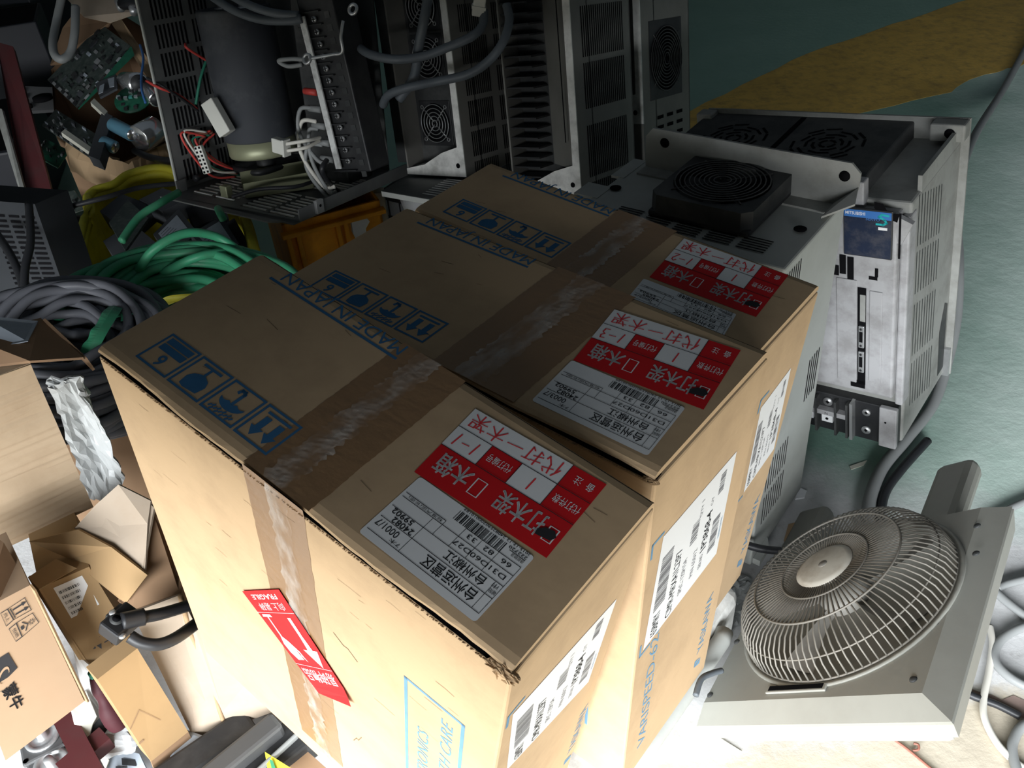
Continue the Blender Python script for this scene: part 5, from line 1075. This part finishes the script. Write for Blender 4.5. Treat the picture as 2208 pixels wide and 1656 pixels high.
# crumpled white wrapping
rnd = random.Random(21); b = MB(); rows = [((-0.6415,0.9612,0.58), (-0.6009,0.9766,0.57), (-0.6093,0.9866,0.53)), ((-0.6335,0.9512,0.575), (-0.6156,0.966,0.565), (-0.6075,0.9787,0.51)), ((-0.6493,0.9635,0.51), (-0.6312,0.9879,0.5), (-0.6068,0.9775,0.47)), ((-0.6536,0.9587,0.46), (-0.6342,0.982,0.45), (-0.6043,0.9696,0.42)), ((-0.655,0.951,0.41), (-0.6375,0.9787,0.4), (-0.6092,0.9752,0.37)), ((-0.6596,0.9461,0.36), (-0.639,0.9484,0.35), (-0.6183,0.9676,0.35))]
vs = []; R_ = []
for r_ in rows:
    a, m_, c = map(V, r_); R_.append([a.lerp(m_, t/5) for t in range(5)]+[m_.lerp(c, t/5) for t in range(6)])
RR = []
for k in range(len(R_)-1):
    for s in range(4): RR.append([R_[k][i].lerp(R_[k+1][i], s/4) for i in range(11)])
RR.append(R_[-1])
for r_ in RR: vs += [p+V((rnd.gauss(0,.0016), rnd.gauss(0,.0016), rnd.gauss(0,.0022))) for p in r_]
b.add(vs, [(11*k+i, 11*k+i+1, 11*k+i+12, 11*k+i+11) for k in range(len(RR)-1) for i in range(10)], 'film'); b.add([v+V((-.006,.012,-.006)) for v in vs], [(11*k+i+11, 11*k+i+12, 11*k+i+1, 11*k+i) for k in range(len(RR)-1) for i in range(10)], 'film')
tag(b.build('crumpled_paper'), 'crumpled white wrapping paper hanging beside the corrugated carton', 'paper')
# open box with torn flaps behind the small cartons
ob = thing('torn_carton', 'torn open carton with pale bent flaps, its lower wall beside the nearest drive carton', 'box', Matrix.Translation(V((-.62,.98,0))))
parts_ = [('flap', [(-0.7207,0.8674,0.36), (-0.6473,0.874,0.37), (-0.5928,0.8438,0.36), (-0.542,0.8125,0.33), (-0.5821,0.7977,0.29), (-0.5964,0.8072,0.29), (-0.6683,0.8547,0.33)], 'card_tan'), ('flap', [(-0.657,0.8812,0.365), (-0.6164,0.8905,0.4), (-0.5747,0.8989,0.43), (-0.5356,0.8909,0.4), (-0.5397,0.8646,0.38), (-0.5489,0.8171,0.325), (-0.5984,0.8528,0.352)], 'card_pale'), ('flap', [(-0.5405,0.8914,0.4), (-0.5329,0.8862,0.39), (-0.5452,0.8387,0.35), (-0.5507,0.82,0.33), (-0.5686,0.8408,0.34)], 'card_pale'),
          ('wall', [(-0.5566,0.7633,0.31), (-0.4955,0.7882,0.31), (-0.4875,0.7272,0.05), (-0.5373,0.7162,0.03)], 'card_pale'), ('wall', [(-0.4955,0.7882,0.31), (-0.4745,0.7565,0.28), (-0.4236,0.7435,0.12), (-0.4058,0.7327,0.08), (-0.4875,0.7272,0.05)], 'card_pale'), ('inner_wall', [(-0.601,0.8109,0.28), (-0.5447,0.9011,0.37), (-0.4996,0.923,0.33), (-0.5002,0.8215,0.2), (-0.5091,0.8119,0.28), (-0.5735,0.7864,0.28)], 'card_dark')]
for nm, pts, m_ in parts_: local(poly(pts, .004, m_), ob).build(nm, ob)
# carton edge thickness line of the lower wall
local(MB().tube(catmull([(-0.494,0.7858,0.313), (-0.4969,0.7735,0.245), (-0.494,0.7581,0.16), (-0.4867,0.726,0.052)], 6), .0035, 'card_edge', 6), ob).build('bent_fold', ob)
# small carton with a bar code label
root, fn, n_, base = face_box('small_carton', [(-0.6942,0.8046,0.33), (-0.6337,0.8367,0.33), (-0.6362,0.8427,0.128), (-0.7008,0.8035,0.121)], .13, 'card_tan', 'small brown carton with a white bar code label, half covered by a torn flap', 'box')
b = MB(); b.rect(.22,.60,.80,.95, fn, 'paper', .0006)
for k in range(5): barcode(b, .27+.0*k, .63+.06*k, .27+.45*(.5+.1*k), .66+.06*k, fn, 'black_ink', 14+2*k, .001, 30+k)
b.build('shipping_label', root)
b = MB(); b.rect(.28,.30,.34,.36, fn, 'slate', .0006); b.rect(.42,.28,.50,.33, fn, 'slate', .0006); b.flat([(.36,.21),(.46,.21),(.41,.15)], fn, 'slate', .0006); b.rect(.28,.19,.33,.26, fn, 'slate', .0006); b.line([(.52,.20),(.62,.20),(.62,.14)], .012, fn, 'slate', .0006); b.line([(.56,.10),(.64,.06)], .02, fn, 'slate', .0006); b.build('printing', root)
b = poly([(-0.7078,0.8131,0.345), (-0.6754,0.8392,0.35), (-0.6484,0.8317,0.335), (-0.6922,0.8013,0.332)], .004, 'card_tan'); b.v = [v-base for v in b.v]; b.build('open_flap', root)
b = poly([(-0.7078,0.8131,0.345), (-0.6941,0.8023,0.333), (-0.6959,0.8054,0.12), (-0.7067,0.8047,0.12)], .004, 'card_tan'); b.v = [v-base for v in b.v]; b.build('side_flap', root)
# plain tan carton
root, fn, n_, base = face_box('small_carton', [(-0.5788,0.6677,0.3), (-0.5381,0.7113,0.3), (-0.534,0.7102,0.08), (-0.5782,0.6662,0.082)], .03, 'card_tan', 'plain tan carton with a tuck flap, lowest of the small cartons', 'box')
b = MB(); b.line([(.0,.42),(.36,.52),(.62,.30)], .008, fn, 'card_dark', .0006); b.line([(.0,.24),(.10,.245)], .02, fn, 'card_dark', .0006); b.build('tuck_slit', root)
b = poly([(-0.5782,0.6662,0.082), (-0.534,0.7102,0.08), (-0.5368,0.7116,0.05), (-0.557,0.6931,0.04), (-0.5835,0.6662,0.04)], .004, 'card_dark'); b.v = [v-base for v in b.v]; b.build('bottom_flap', root)
# printed milk carton
root, fn, n_, base = face_box('printed_carton', [(-0.7175,0.6838,0.42), (-0.6447,0.7359,0.42), (-0.6533,0.71,0.185), (-0.7488,0.6399,0.164)], .12, 'card_milk', 'large printed carton with two black characters and dark crescent logo at the left edge', 'box')
HK = .0012; pq = lambda *p: [V(x)-base+n_*HK for x in p]
def blk(a, c, d, e): q = pq(a, c, d, e); return lambda x, y, h: q[0]*(1-x)*(1-y)+q[1]*x*(1-y)+q[2]*x*y+q[3]*(1-x)*y+n_*h
b = MB()
f1 = blk((-0.6728,0.7144,0.4035), (-0.6729,0.7126,0.3821), (-0.654,0.7261,0.3828), (-0.6539,0.7282,0.4069))          # reading frame of the arrows mark
b.frame(0,0,1,1,.035,f1,'black_ink')
for x in (.3,.7): b.rect(x-.05,.2,x+.05,.72,f1,'black_ink'); b.flat([(x-.14,.72),(x+.14,.72),(x,.96)],f1,'black_ink')
b.rect(.1,.1,.9,.15,f1,'black_ink')
f2 = blk((-0.6723,0.7124,0.3761), (-0.6743,0.7088,0.3494), (-0.6537,0.7242,0.3578), (-0.6545,0.7253,0.3779)); b.frame(0,0,1,1,.035,f2,'black_ink')
for k in range(10): an = .628*k; b.line([(.55+.08*math.cos(an),.72+.08*math.sin(an)),(.55+.20*math.cos(an),.72+.20*math.sin(an))],.03,f2,'black_ink')
b.line([(.2,.3),(.5,.5),(.8,.3)],.06,f2,'black_ink'); b.rect(.38,.12,.62,.28,f2,'black_ink')
f3 = blk((-0.68,0.7092,0.4028), (-0.6816,0.706,0.3783), (-0.6729,0.7126,0.3821), (-0.6728,0.7144,0.4035)); b.frame(0,0,1,1,.05,f3,'black_ink'); b.text('向上',.2,.3,.5,f3,'black_ink',0,width=.6)
f4 = blk((-0.6809,0.7061,0.373), (-0.6812,0.7037,0.3474), (-0.6743,0.7088,0.3494), (-0.6723,0.7124,0.3761)); b.frame(0,0,1,1,.05,f4,'black_ink'); b.text('怕晒',.2,.3,.5,f4,'black_ink',0,width=.6)
f5 = blk((-0.7172,0.6726,0.284), (-0.7191,0.6675,0.2401), (-0.7003,0.6809,0.2393), (-0.6968,0.6877,0.2902))           # the two brush characters
b.text('蒙牛',.02,.12,.80,f5,'black_ink',0,bold=.03,width=.96)
b.flat([(0,0),(.02,.0),(.05,.06),(.0,.04)],f5,'black_ink')
b.add(pq((-0.7129,0.68,0.3356), (-0.6923,0.6949,0.3377), (-0.6924,0.6922,0.306), (-0.7041,0.6832,0.2996), (-0.7249,0.6683,0.2979)), [(0,1,2,3,4)], 'black_ink')
f6 = blk((-0.7214,0.6716,0.3087), (-0.7195,0.6703,0.2766), (-0.693,0.6917,0.3057), (-0.6939,0.694,0.3403)); oa = [(.55+.26*math.cos(t), .5+.30*math.sin(t)) for t in [.9+.36*k for k in range(13)]]; ia = [(.60+.20*math.cos(t), .5+.24*math.sin(t)) for t in [.9+.36*k for k in range(13)]]
for k in range(12): b.flat([oa[k],oa[k+1],ia[k+1],ia[k]],f6,'card_milk',.0006)
b.build('printing', root)
b = poly([(-0.6447,0.7359,0.42), (-0.6413,0.7335,0.41), (-0.6499,0.7104,0.18), (-0.655,0.7119,0.182)], .003, 'card_edge'); b.v = [v-base for v in b.v]; b.build('carton_edge', root)
b = poly([(-0.7388,0.8236,0.46), (-0.6937,0.7955,0.44), (-0.6606,0.7527,0.4), (-0.6839,0.7047,0.43)], .004, 'card_dark'); b.v = [v-base for v in b.v]; b.build('top_flap', root)
# white sheet, tool, connector, scrap between them
tag(poly([(-0.7145,0.8144,0.16), (-0.6804,0.7914,0.14), (-0.6579,0.7539,0.1), (-0.6286,0.7178,0.05), (-0.6546,0.7275,0.05), (-0.6789,0.7516,0.08), (-0.7051,0.7778,0.12)], .003, 'paper').build('paper_strip'), 'bright white paper strip wedged between the printed carton and tan carton', 'paper')
tl = thing('screwdriver', 'maroon handled tool standing beside the plain tan carton', 'tool', Matrix.Translation(V((-0.6388,0.7383,0.15)))); off = tl.matrix_world.translation
b = MB().tube([p-off for p in catmull([(-0.6478,0.7469,0.19), (-0.6421,0.7343,0.17), (-0.6362,0.723,0.15), (-0.632,0.7154,0.13), (-0.6248,0.7074,0.11)], 5)], [.008,.009,.010,.011,.012,.012,.011,.010,.010,.011,.013,.015,.016,.017,.017,.017,.017,.016,.015,.013,.008], 'maroon', 14); b.build('handle', tl)
MB().tube([p-off for p in catmull([(-0.6487,0.7484,0.2), (-0.6473,0.7454,0.19)], 4)], .007, 'green_wire', 12).build('collar', tl)
rnd = random.Random(31); b = MB(); c0 = V((-0.6516,0.7219,0.06)); bmm = bmesh.new(); bmesh.ops.create_icosphere(bmm, subdivisions=3, radius=.035)
for v in bmm.verts: v.co = V((v.co.x*1.1, v.co.y*.8, v.co.z*.6))*(1+rnd.uniform(-.16,.16))
b.bm(bmm, 'foam', Matrix.Translation(c0)); tag(b.build('crumpled_bag'), 'crumpled white plastic bag below the maroon handled tool', 'bag')
pl = thing('cable_plug', 'black moulded plug with two cables running under the nearest carton', 'plug', Matrix.Translation(V((-0.5466,0.7202,0.345)))); off = pl.matrix_world.translation
TPm = Matrix.Rotation(.45,4,'Y') @ Matrix.Rotation(-.5,4,'Z') @ Matrix.Scale(.78,4)
b = MB(); b.box((-.022,-.03,-.016), (.020,.030,.016), 'rubber', TPm, bev=.004); b.box((-.026,-.012,-.012), (-.018,.022,.014), 'black_metal', TPm, bev=.002); b.cyl((-.006,-.008,.010), (-.006,-.008,.019), .011, 'black_metal', 18, TPm); b.cyl((-.006,-.008,.0191), (-.006,-.008,.0195), .007, 'hole', 18, TPm); b.build('body', pl)
for px_ in ((-0.5541,0.7257,0.362), (-0.5366,0.6963,0.35)): MB().lathe([(0,.003),(.004,.003),(.005,0)], 'zinc', 12, Matrix.Translation(V(px_)-off)).build('screw', pl)
def tubeo(pts, r, m, nm): MB().tube([p-off for p in catmull(pts, 7)], r, m, 12).build(nm, pl)
tubeo([(-0.5386,0.7175,0.355), (-0.5251,0.7277,0.345), (-0.5056,0.7425,0.33), (-0.4812,0.7766,0.3), (-0.4651,0.7978,0.28)], .0085, 'rubber', 'cable'); tubeo([(-0.5321,0.7027,0.34), (-0.5187,0.6982,0.33), (-0.5009,0.7004,0.32), (-0.4857,0.7144,0.31), (-0.4756,0.7458,0.29), (-0.4661,0.7921,0.26)], .0085, 'rubber', 'cable'); tubeo([(-0.5409,0.7148,0.357), (-0.5196,0.7294,0.344)], .012, 'rubber', 'strain_relief')

# red rack frame, servo motors and boards under the cartons
rk = thing('steel_rack', 'maroon angle steel frame under the cartons at the lower left', 'rack', Matrix.Translation(V((-.75,.72,0)))); off = rk.matrix_world.translation
def beam(a, c, w, h_, nm):
    a, c = V(a), V(c); d_ = (c-a).normalized(); s_ = V((-d_.y, d_.x, 0)).normalized()*w/2; b = MB(); b.prism([a-s_-off, a+s_-off, c+s_-off, c-s_-off], (0,0,-h_), 'red_steel'); b.build(nm, rk)
beam((-0.7383,0.7531,0.1), (-0.6398,0.6291,0.1), .030, .025, 'beam'); beam((-0.7052,0.6574,0.095), (-0.6571,0.711,0.095), .030, .025, 'beam'); beam((-0.8387,0.8048,0.095), (-0.7414,0.7562,0.095), .03, .025, 'beam')
for px_ in ((-0.6589,0.6496,0.075), (-0.8431,0.8131,0.075)): p = V(px_); b = MB(); b.box((p.x-.012-off.x,p.y-.012-off.y,0), (p.x+.012-off.x,p.y+.012-off.y,p.z), 'red_steel'); b.build('leg', rk)
for px_, lb in (((-0.7765,0.7367,0.055), 'silver servo motor flange with dark bore, upper of the two under the rack'), ((-0.7479,0.692,0.05), 'silver servo motor with a shaft, lower of the two under the rack')):
    p = V(px_); T = Matrix.Translation((p.x,p.y,p.z)) @ Matrix.Rotation(.5,4,'Z'); r = thing('servo_motor', lb, 'motor', T)
    MB().box((-.030,-.030,-p.z+.001), (.030,.030,-.010), 'slate', bev=.006).build('body', r); MB().box((-.035,-.035,-.010), (.035,.035,0), 'cast_metal', bev=.004).build('flange', r)
    b = MB(); b.lathe([(.027,0),(.027,.003),(.019,.003),(.019,.001),(.008,.001),(.007,.016),(0,.016)], 'zinc', 28); b.build('shaft', r)
    for sx in (-1,1):
        for sy in (-1,1): MB().lathe([(0,.0008),(.004,.0008)], 'hole', 12, Matrix.Translation((.029*sx,.029*sy,0))).build('bolt_hole', r)
tag(poly([(-0.7157,0.7502,0.115), (-0.695,0.7689,0.12), (-0.6753,0.7361,0.1), (-0.6802,0.7279,0.095), (-0.6816,0.7046,0.09), (-0.706,0.7258,0.1)], .004, 'cream').build('plastic_sheet'), 'cream plastic sheet with a clipped corner beside the maroon frame', 'sheet')
tag(poly([(-0.687,0.7265,0.085), (-0.6684,0.7528,0.09), (-0.6559,0.7299,0.085), (-0.669,0.7191,0.075), (-0.6913,0.7172,0.075)], .004, 'black').build('rubber_pad'), 'black rubber pad beside the cream plastic sheet', 'pad')
tag(poly([(-0.6968,0.701,0.05), (-0.6776,0.7173,0.05), (-0.6652,0.6961,0.04), (-0.6735,0.6655,0.03), (-0.6844,0.6664,0.03)], .004, 'cream').build('plastic_sheet'), 'cream plastic sheet below the maroon cross beam', 'sheet')
slab('circuit_board', [(-0.6788,0.6707,0.02), (-0.676,0.7195,0.04), (-0.6207,0.7036,0.04), (-0.595,0.664,0.02)], .004, 'slate_label', 'grey panel with dark squares at the bottom edge', 'panel', lambda fn, root: MB().rect(.2,.3,.5,.55, fn, 'slate', .001).rect(.55,.45,.75,.8, fn, 'black', .001).build('chips', root))
# rail housing under the nearest carton
rl = thing('slide_rail_frame', 'grey and black rail housing lying under the nearest drive carton', 'machine', Matrix.Translation(V((-.35,.62,0)))); off = rl.matrix_world.translation
def rail(a, c, w, h_, m, nm, bev=True):
    a, c = V(a), V(c); d_ = (c-a); L = d_.length; d_.normalize(); s_ = V((-d_.y,d_.x,0)).normalized(); z_ = d_.cross(s_)
    if z_.z < 0: z_ = -z_
    T = Matrix(((d_.x,s_.x,z_.x,a.x-off.x),(d_.y,s_.y,z_.y,a.y-off.y),(d_.z,s_.z,z_.z,a.z-off.z),(0,0,0,1))); MB().box((0,-w/2,-h_), (L,w/2,0), m, T, bev=.006).build(nm, rl)
rail((-0.3945,0.7097,0.1), (-0.4968,0.6175,0.1), .034, .05, 'cast_metal', 'rail'); rail((-0.4439,0.7303,0.075), (-0.5694,0.6354,0.075), .05, .05, 'black', 'inner_tray'); rail((-0.3552,0.7113,0.075), (-0.4643,0.6202,0.075), .06, .05, 'black', 'outer_tray'); rail((-0.3644,0.6916,0.085), (-0.4347,0.6197,0.085), .006, .03, 'grey_cable', 'guide_rod'); rail((-0.5248,0.7188,0.06), (-0.5431,0.6759,0.06), .06, .03, 'slate_label', 'end_plate')
tag(poly([(-0.419,0.6479,0.06), (-0.3698,0.6907,0.06), (-0.3097,0.6404,0.05), (-0.3607,0.6101,0.05)], .005, 'card_dark').build('cardboard_sheet'), 'brown cardboard sheet lying under the front of the nearest carton', 'cardboard')
lf = tag(poly([(-0.4083,0.6655,0.085), (-0.3559,0.6311,0.085), (-0.365,0.6165,0.08), (-0.3967,0.6259,0.08)], .002, 'yellow_plastic').build('leaflet'), 'yellow and green leaflet corner at the bottom edge', 'leaflet')
MBx = poly([(-0.3986,0.6521,0.0875), (-0.3934,0.6495,0.0875), (-0.3827,0.6282,0.084), (-0.3913,0.6317,0.084)], .0005, 'green_sheath')
mo_ = MBx.build('printed_band', lf)

# ---------------------------------------------------------------- machine housing under the cartons, floor cables and litter
o2, yw2 = V(FR['box2'][0]), FR['box2'][1]; TH = Matrix.Translation((o2.x, o2.y, 0)) @ Matrix.Rotation(yw2, 4, 'Z')
hs = thing('machine_housing', 'long pale grey rounded machine housing lying on the floor under the cartons', 'machine', TH)
MB().box((-.02,-.18,0), (.488,.395,.134), 'panel_and_slot_light', bev=.02).build('case', hs)
MB().tube([(.502,-.34,.115), (.502,.30,.115), (.498,.318,.115)], .014, 'grey', 16).build('rounded_edge', hs)
tag(MB().tube(catmull([(0.2262,0.6625,0.15), (0.2396,0.6872,0.15), (0.2592,0.7015,0.14), (0.2768,0.7108,0.13)], 7), .0045, 'wire', 10).build('cable'), 'short grey cable emerging over the pale housing beside the fan', 'cable')
tag(MB().tube(catmull([(3.0973,4.7362,0.012), (2.2071,3.4929,0.012), (1.8596,3.013,0.012), (1.4613,2.4471,0.1), (1.1577,1.9408,0.2), (1.0495,1.677,0.18), (1.0108,1.5584,0.11), (0.9668,1.4707,0.05), (0.9044,1.3766,0.015), (0.8092,1.2808,0.012), (0.7329,1.2076,0.012), (0.6852,1.1424,0.012), (0.661,1.0964,0.012), (0.6371,1.0409,0.012)], 9), .0125, 'grey_cable', 14).build('cable'), 'thick grey cable running along the green floor past the servo amplifier', 'cable')
tag(MB().tube(catmull([(0.8492,1.2712,0.01), (0.7623,1.1932,0.01), (0.7085,1.1356,0.01), (0.6698,1.0621,0.01)], 8), .009, 'rubber', 12).build('cable'), 'dark cable lying right beside the thick grey cable behind the fan', 'cable')
tag(MB().tube(catmull([(0.8586,1.0439,0.008), (0.9215,1.0745,0.008), (0.9924,1.1003,0.008), (1.0877,1.1269,0.008)], 6), .007, 'grey_cable', 10).build('cable'), 'grey cable leaving the far right corner of the fan', 'cable')
tag(MB().tube(catmull([(0.728,0.7677,0.01), (0.7677,0.8275,0.008), (0.7545,0.7914,0.01), (0.7263,0.7437,0.008), (0.7006,0.7051,0.008), (0.6846,0.6712,0.008), (0.6831,0.6337,0.008), (0.6929,0.6039,0.008), (0.7169,0.5706,0.008)][1:], 8), .0055, 'white_cable', 10).build('cable'), 'thin white cable curving down the floor right of the fan', 'cable')
tag(MB().tube(catmull([(0.8993,0.8321,0.01), (0.8208,0.8193,0.01), (0.7741,0.8002,0.01), (0.7486,0.7727,0.01), (0.7471,0.7448,0.01), (0.7682,0.7157,0.01), (0.8195,0.6856,0.01)], 8), .0075, 'grey_cable', 12).build('cable'), 'grey cable looping on the pale concrete right of the fan, upper loop', 'cable')
tag(MB().tube(catmull([(0.8005,0.6639,0.01), (0.739,0.6525,0.01), (0.7096,0.6304,0.01), (0.6962,0.6062,0.01), (0.6899,0.5718,0.01)], 8), .0075, 'grey_cable', 12).build('cable'), 'grey cable curling on the beige floor at the lower right, lower loop', 'cable')
tag(MB().tube(catmull([(0.8142,0.8986,0.009), (0.8392,0.9081,0.009), (0.9063,0.9196,0.009)], 6), .007, 'grey_cable', 10).build('cable'), 'straight grey cable pointing right from the fan edge, upper one', 'cable'); tag(MB().tube(catmull([(0.8065,0.8994,0.009), (0.8213,0.8639,0.009), (0.854,0.8051,0.009)], 6), .0075, 'grey_cable', 10).build('cable'), 'grey cable slanting down right from the fan edge', 'cable')
tag(MB().tube(catmull([(0.6728,0.7184,0.006), (0.6855,0.706,0.006), (0.7146,0.6898,0.005), (0.74,0.6681,0.005)], 6), .006, 'rubber', 8).build('cable'), 'short dark cable lying in the floor crack near the fan corner', 'cable')
tag(MB().tube(catmull([(0.5218,0.6639,0.005), (0.5481,0.6361,0.004), (0.5723,0.6017,0.004), (0.5955,0.5687,0.004)], 6), .0022, 'brown_wire', 6).build('wire'), 'thin brown wire on the beige floor below the fan', 'wire')
tag(MB().tube(catmull([(0.558,0.6294,0.004), (0.5659,0.6292,0.006), (0.5679,0.6353,0.008), (0.562,0.638,0.008)], 6), .002, 'brown_wire', 6).build('wire'), 'tiny hooked brown wire on the beige floor below the fan', 'wire')
tag(poly([(0.2585,0.6891,0.004), (0.3054,0.65,0.002), (0.2987,0.6462,0.002)], .001, 'cream').build('straw'), 'pale flat straw on floor by the near left corner of the fan', 'straw')
M['broken_brick'] = mat('broken_reddish_concrete', (.26,.19,.165), .9, var=.2, scale=30)
pts = [(0.6809,0.7278,0), (0.6993,0.7164,0), (0.7176,0.7084,0), (0.728,0.6994,0), (0.7494,0.7056,0), (0.7781,0.6832,0), (0.8056,0.6538,0), (0.7639,0.6559,0), (0.7451,0.6682,0), (0.7292,0.6796,0), (0.6981,0.6981,0)]
tag(MB().prism(pts, (0,0,.0012), 'broken_brick').build('floor_crack'), kind='structure')
# litter behind the fan
tag(poly([(0.5532,1.1771,0.004), (0.5662,1.1655,0.004), (0.5565,1.1491,0.004), (0.5377,1.1474,0.004)], .012, 'foam').build('foam_chip'), 'white foam chip beside the rubber foot of the grey cabinet', 'foam scrap')
tag(poly([(0.5061,1.0863,0.002), (0.5441,1.0941,0.002), (0.5495,1.0417,0.002), (0.5032,1.0186,0.002), (0.486,1.0482,0.002)], .004, 'kraft').build('kraft_scrap'), 'brown crumpled paper scrap beside the left foot bar of the fan', 'paper')
tag(poly([(0.6722,1.2245,0.002), (0.713,1.2373,0.002), (0.7005,1.224,0.002), (0.6718,1.2152,0.002)], .003, 'cream').build('leaf_scrap'), 'small dry scrap on the green floor in front of the servo amplifier', 'scrap')
rnd = random.Random(77)
def litter(n, x0, y0, x1, y1): return None
fs_ = MB(); base_ = [(0.2928,0.9233,0.004), (0.3883,0.975,0.004), (0.4077,0.9221,0.004), (0.319,0.8266,0.004)]; A, B_, C_, D = map(V, base_); vs = []
for i in range(15):
    for j in range(15):
        x, y = i/14, j/14; p = A*(1-x)*(1-y)+B_*x*(1-y)+C_*x*y+D*(1-x)*y; vs.append(p+V((rnd.gauss(0,.004), rnd.gauss(0,.004), .003+abs(rnd.gauss(0,.0045))*(1 if 0 < i < 14 and 0 < j < 14 else .1))))
fs_.add(vs, [(15*i+j, 15*i+j+1, 15*i+j+16, 15*i+j+15) for i in range(14) for j in range(14)], 'film'); tag(fs_.build('plastic_film'), 'crinkled white plastic film on the floor between cartons and fan', 'plastic film')
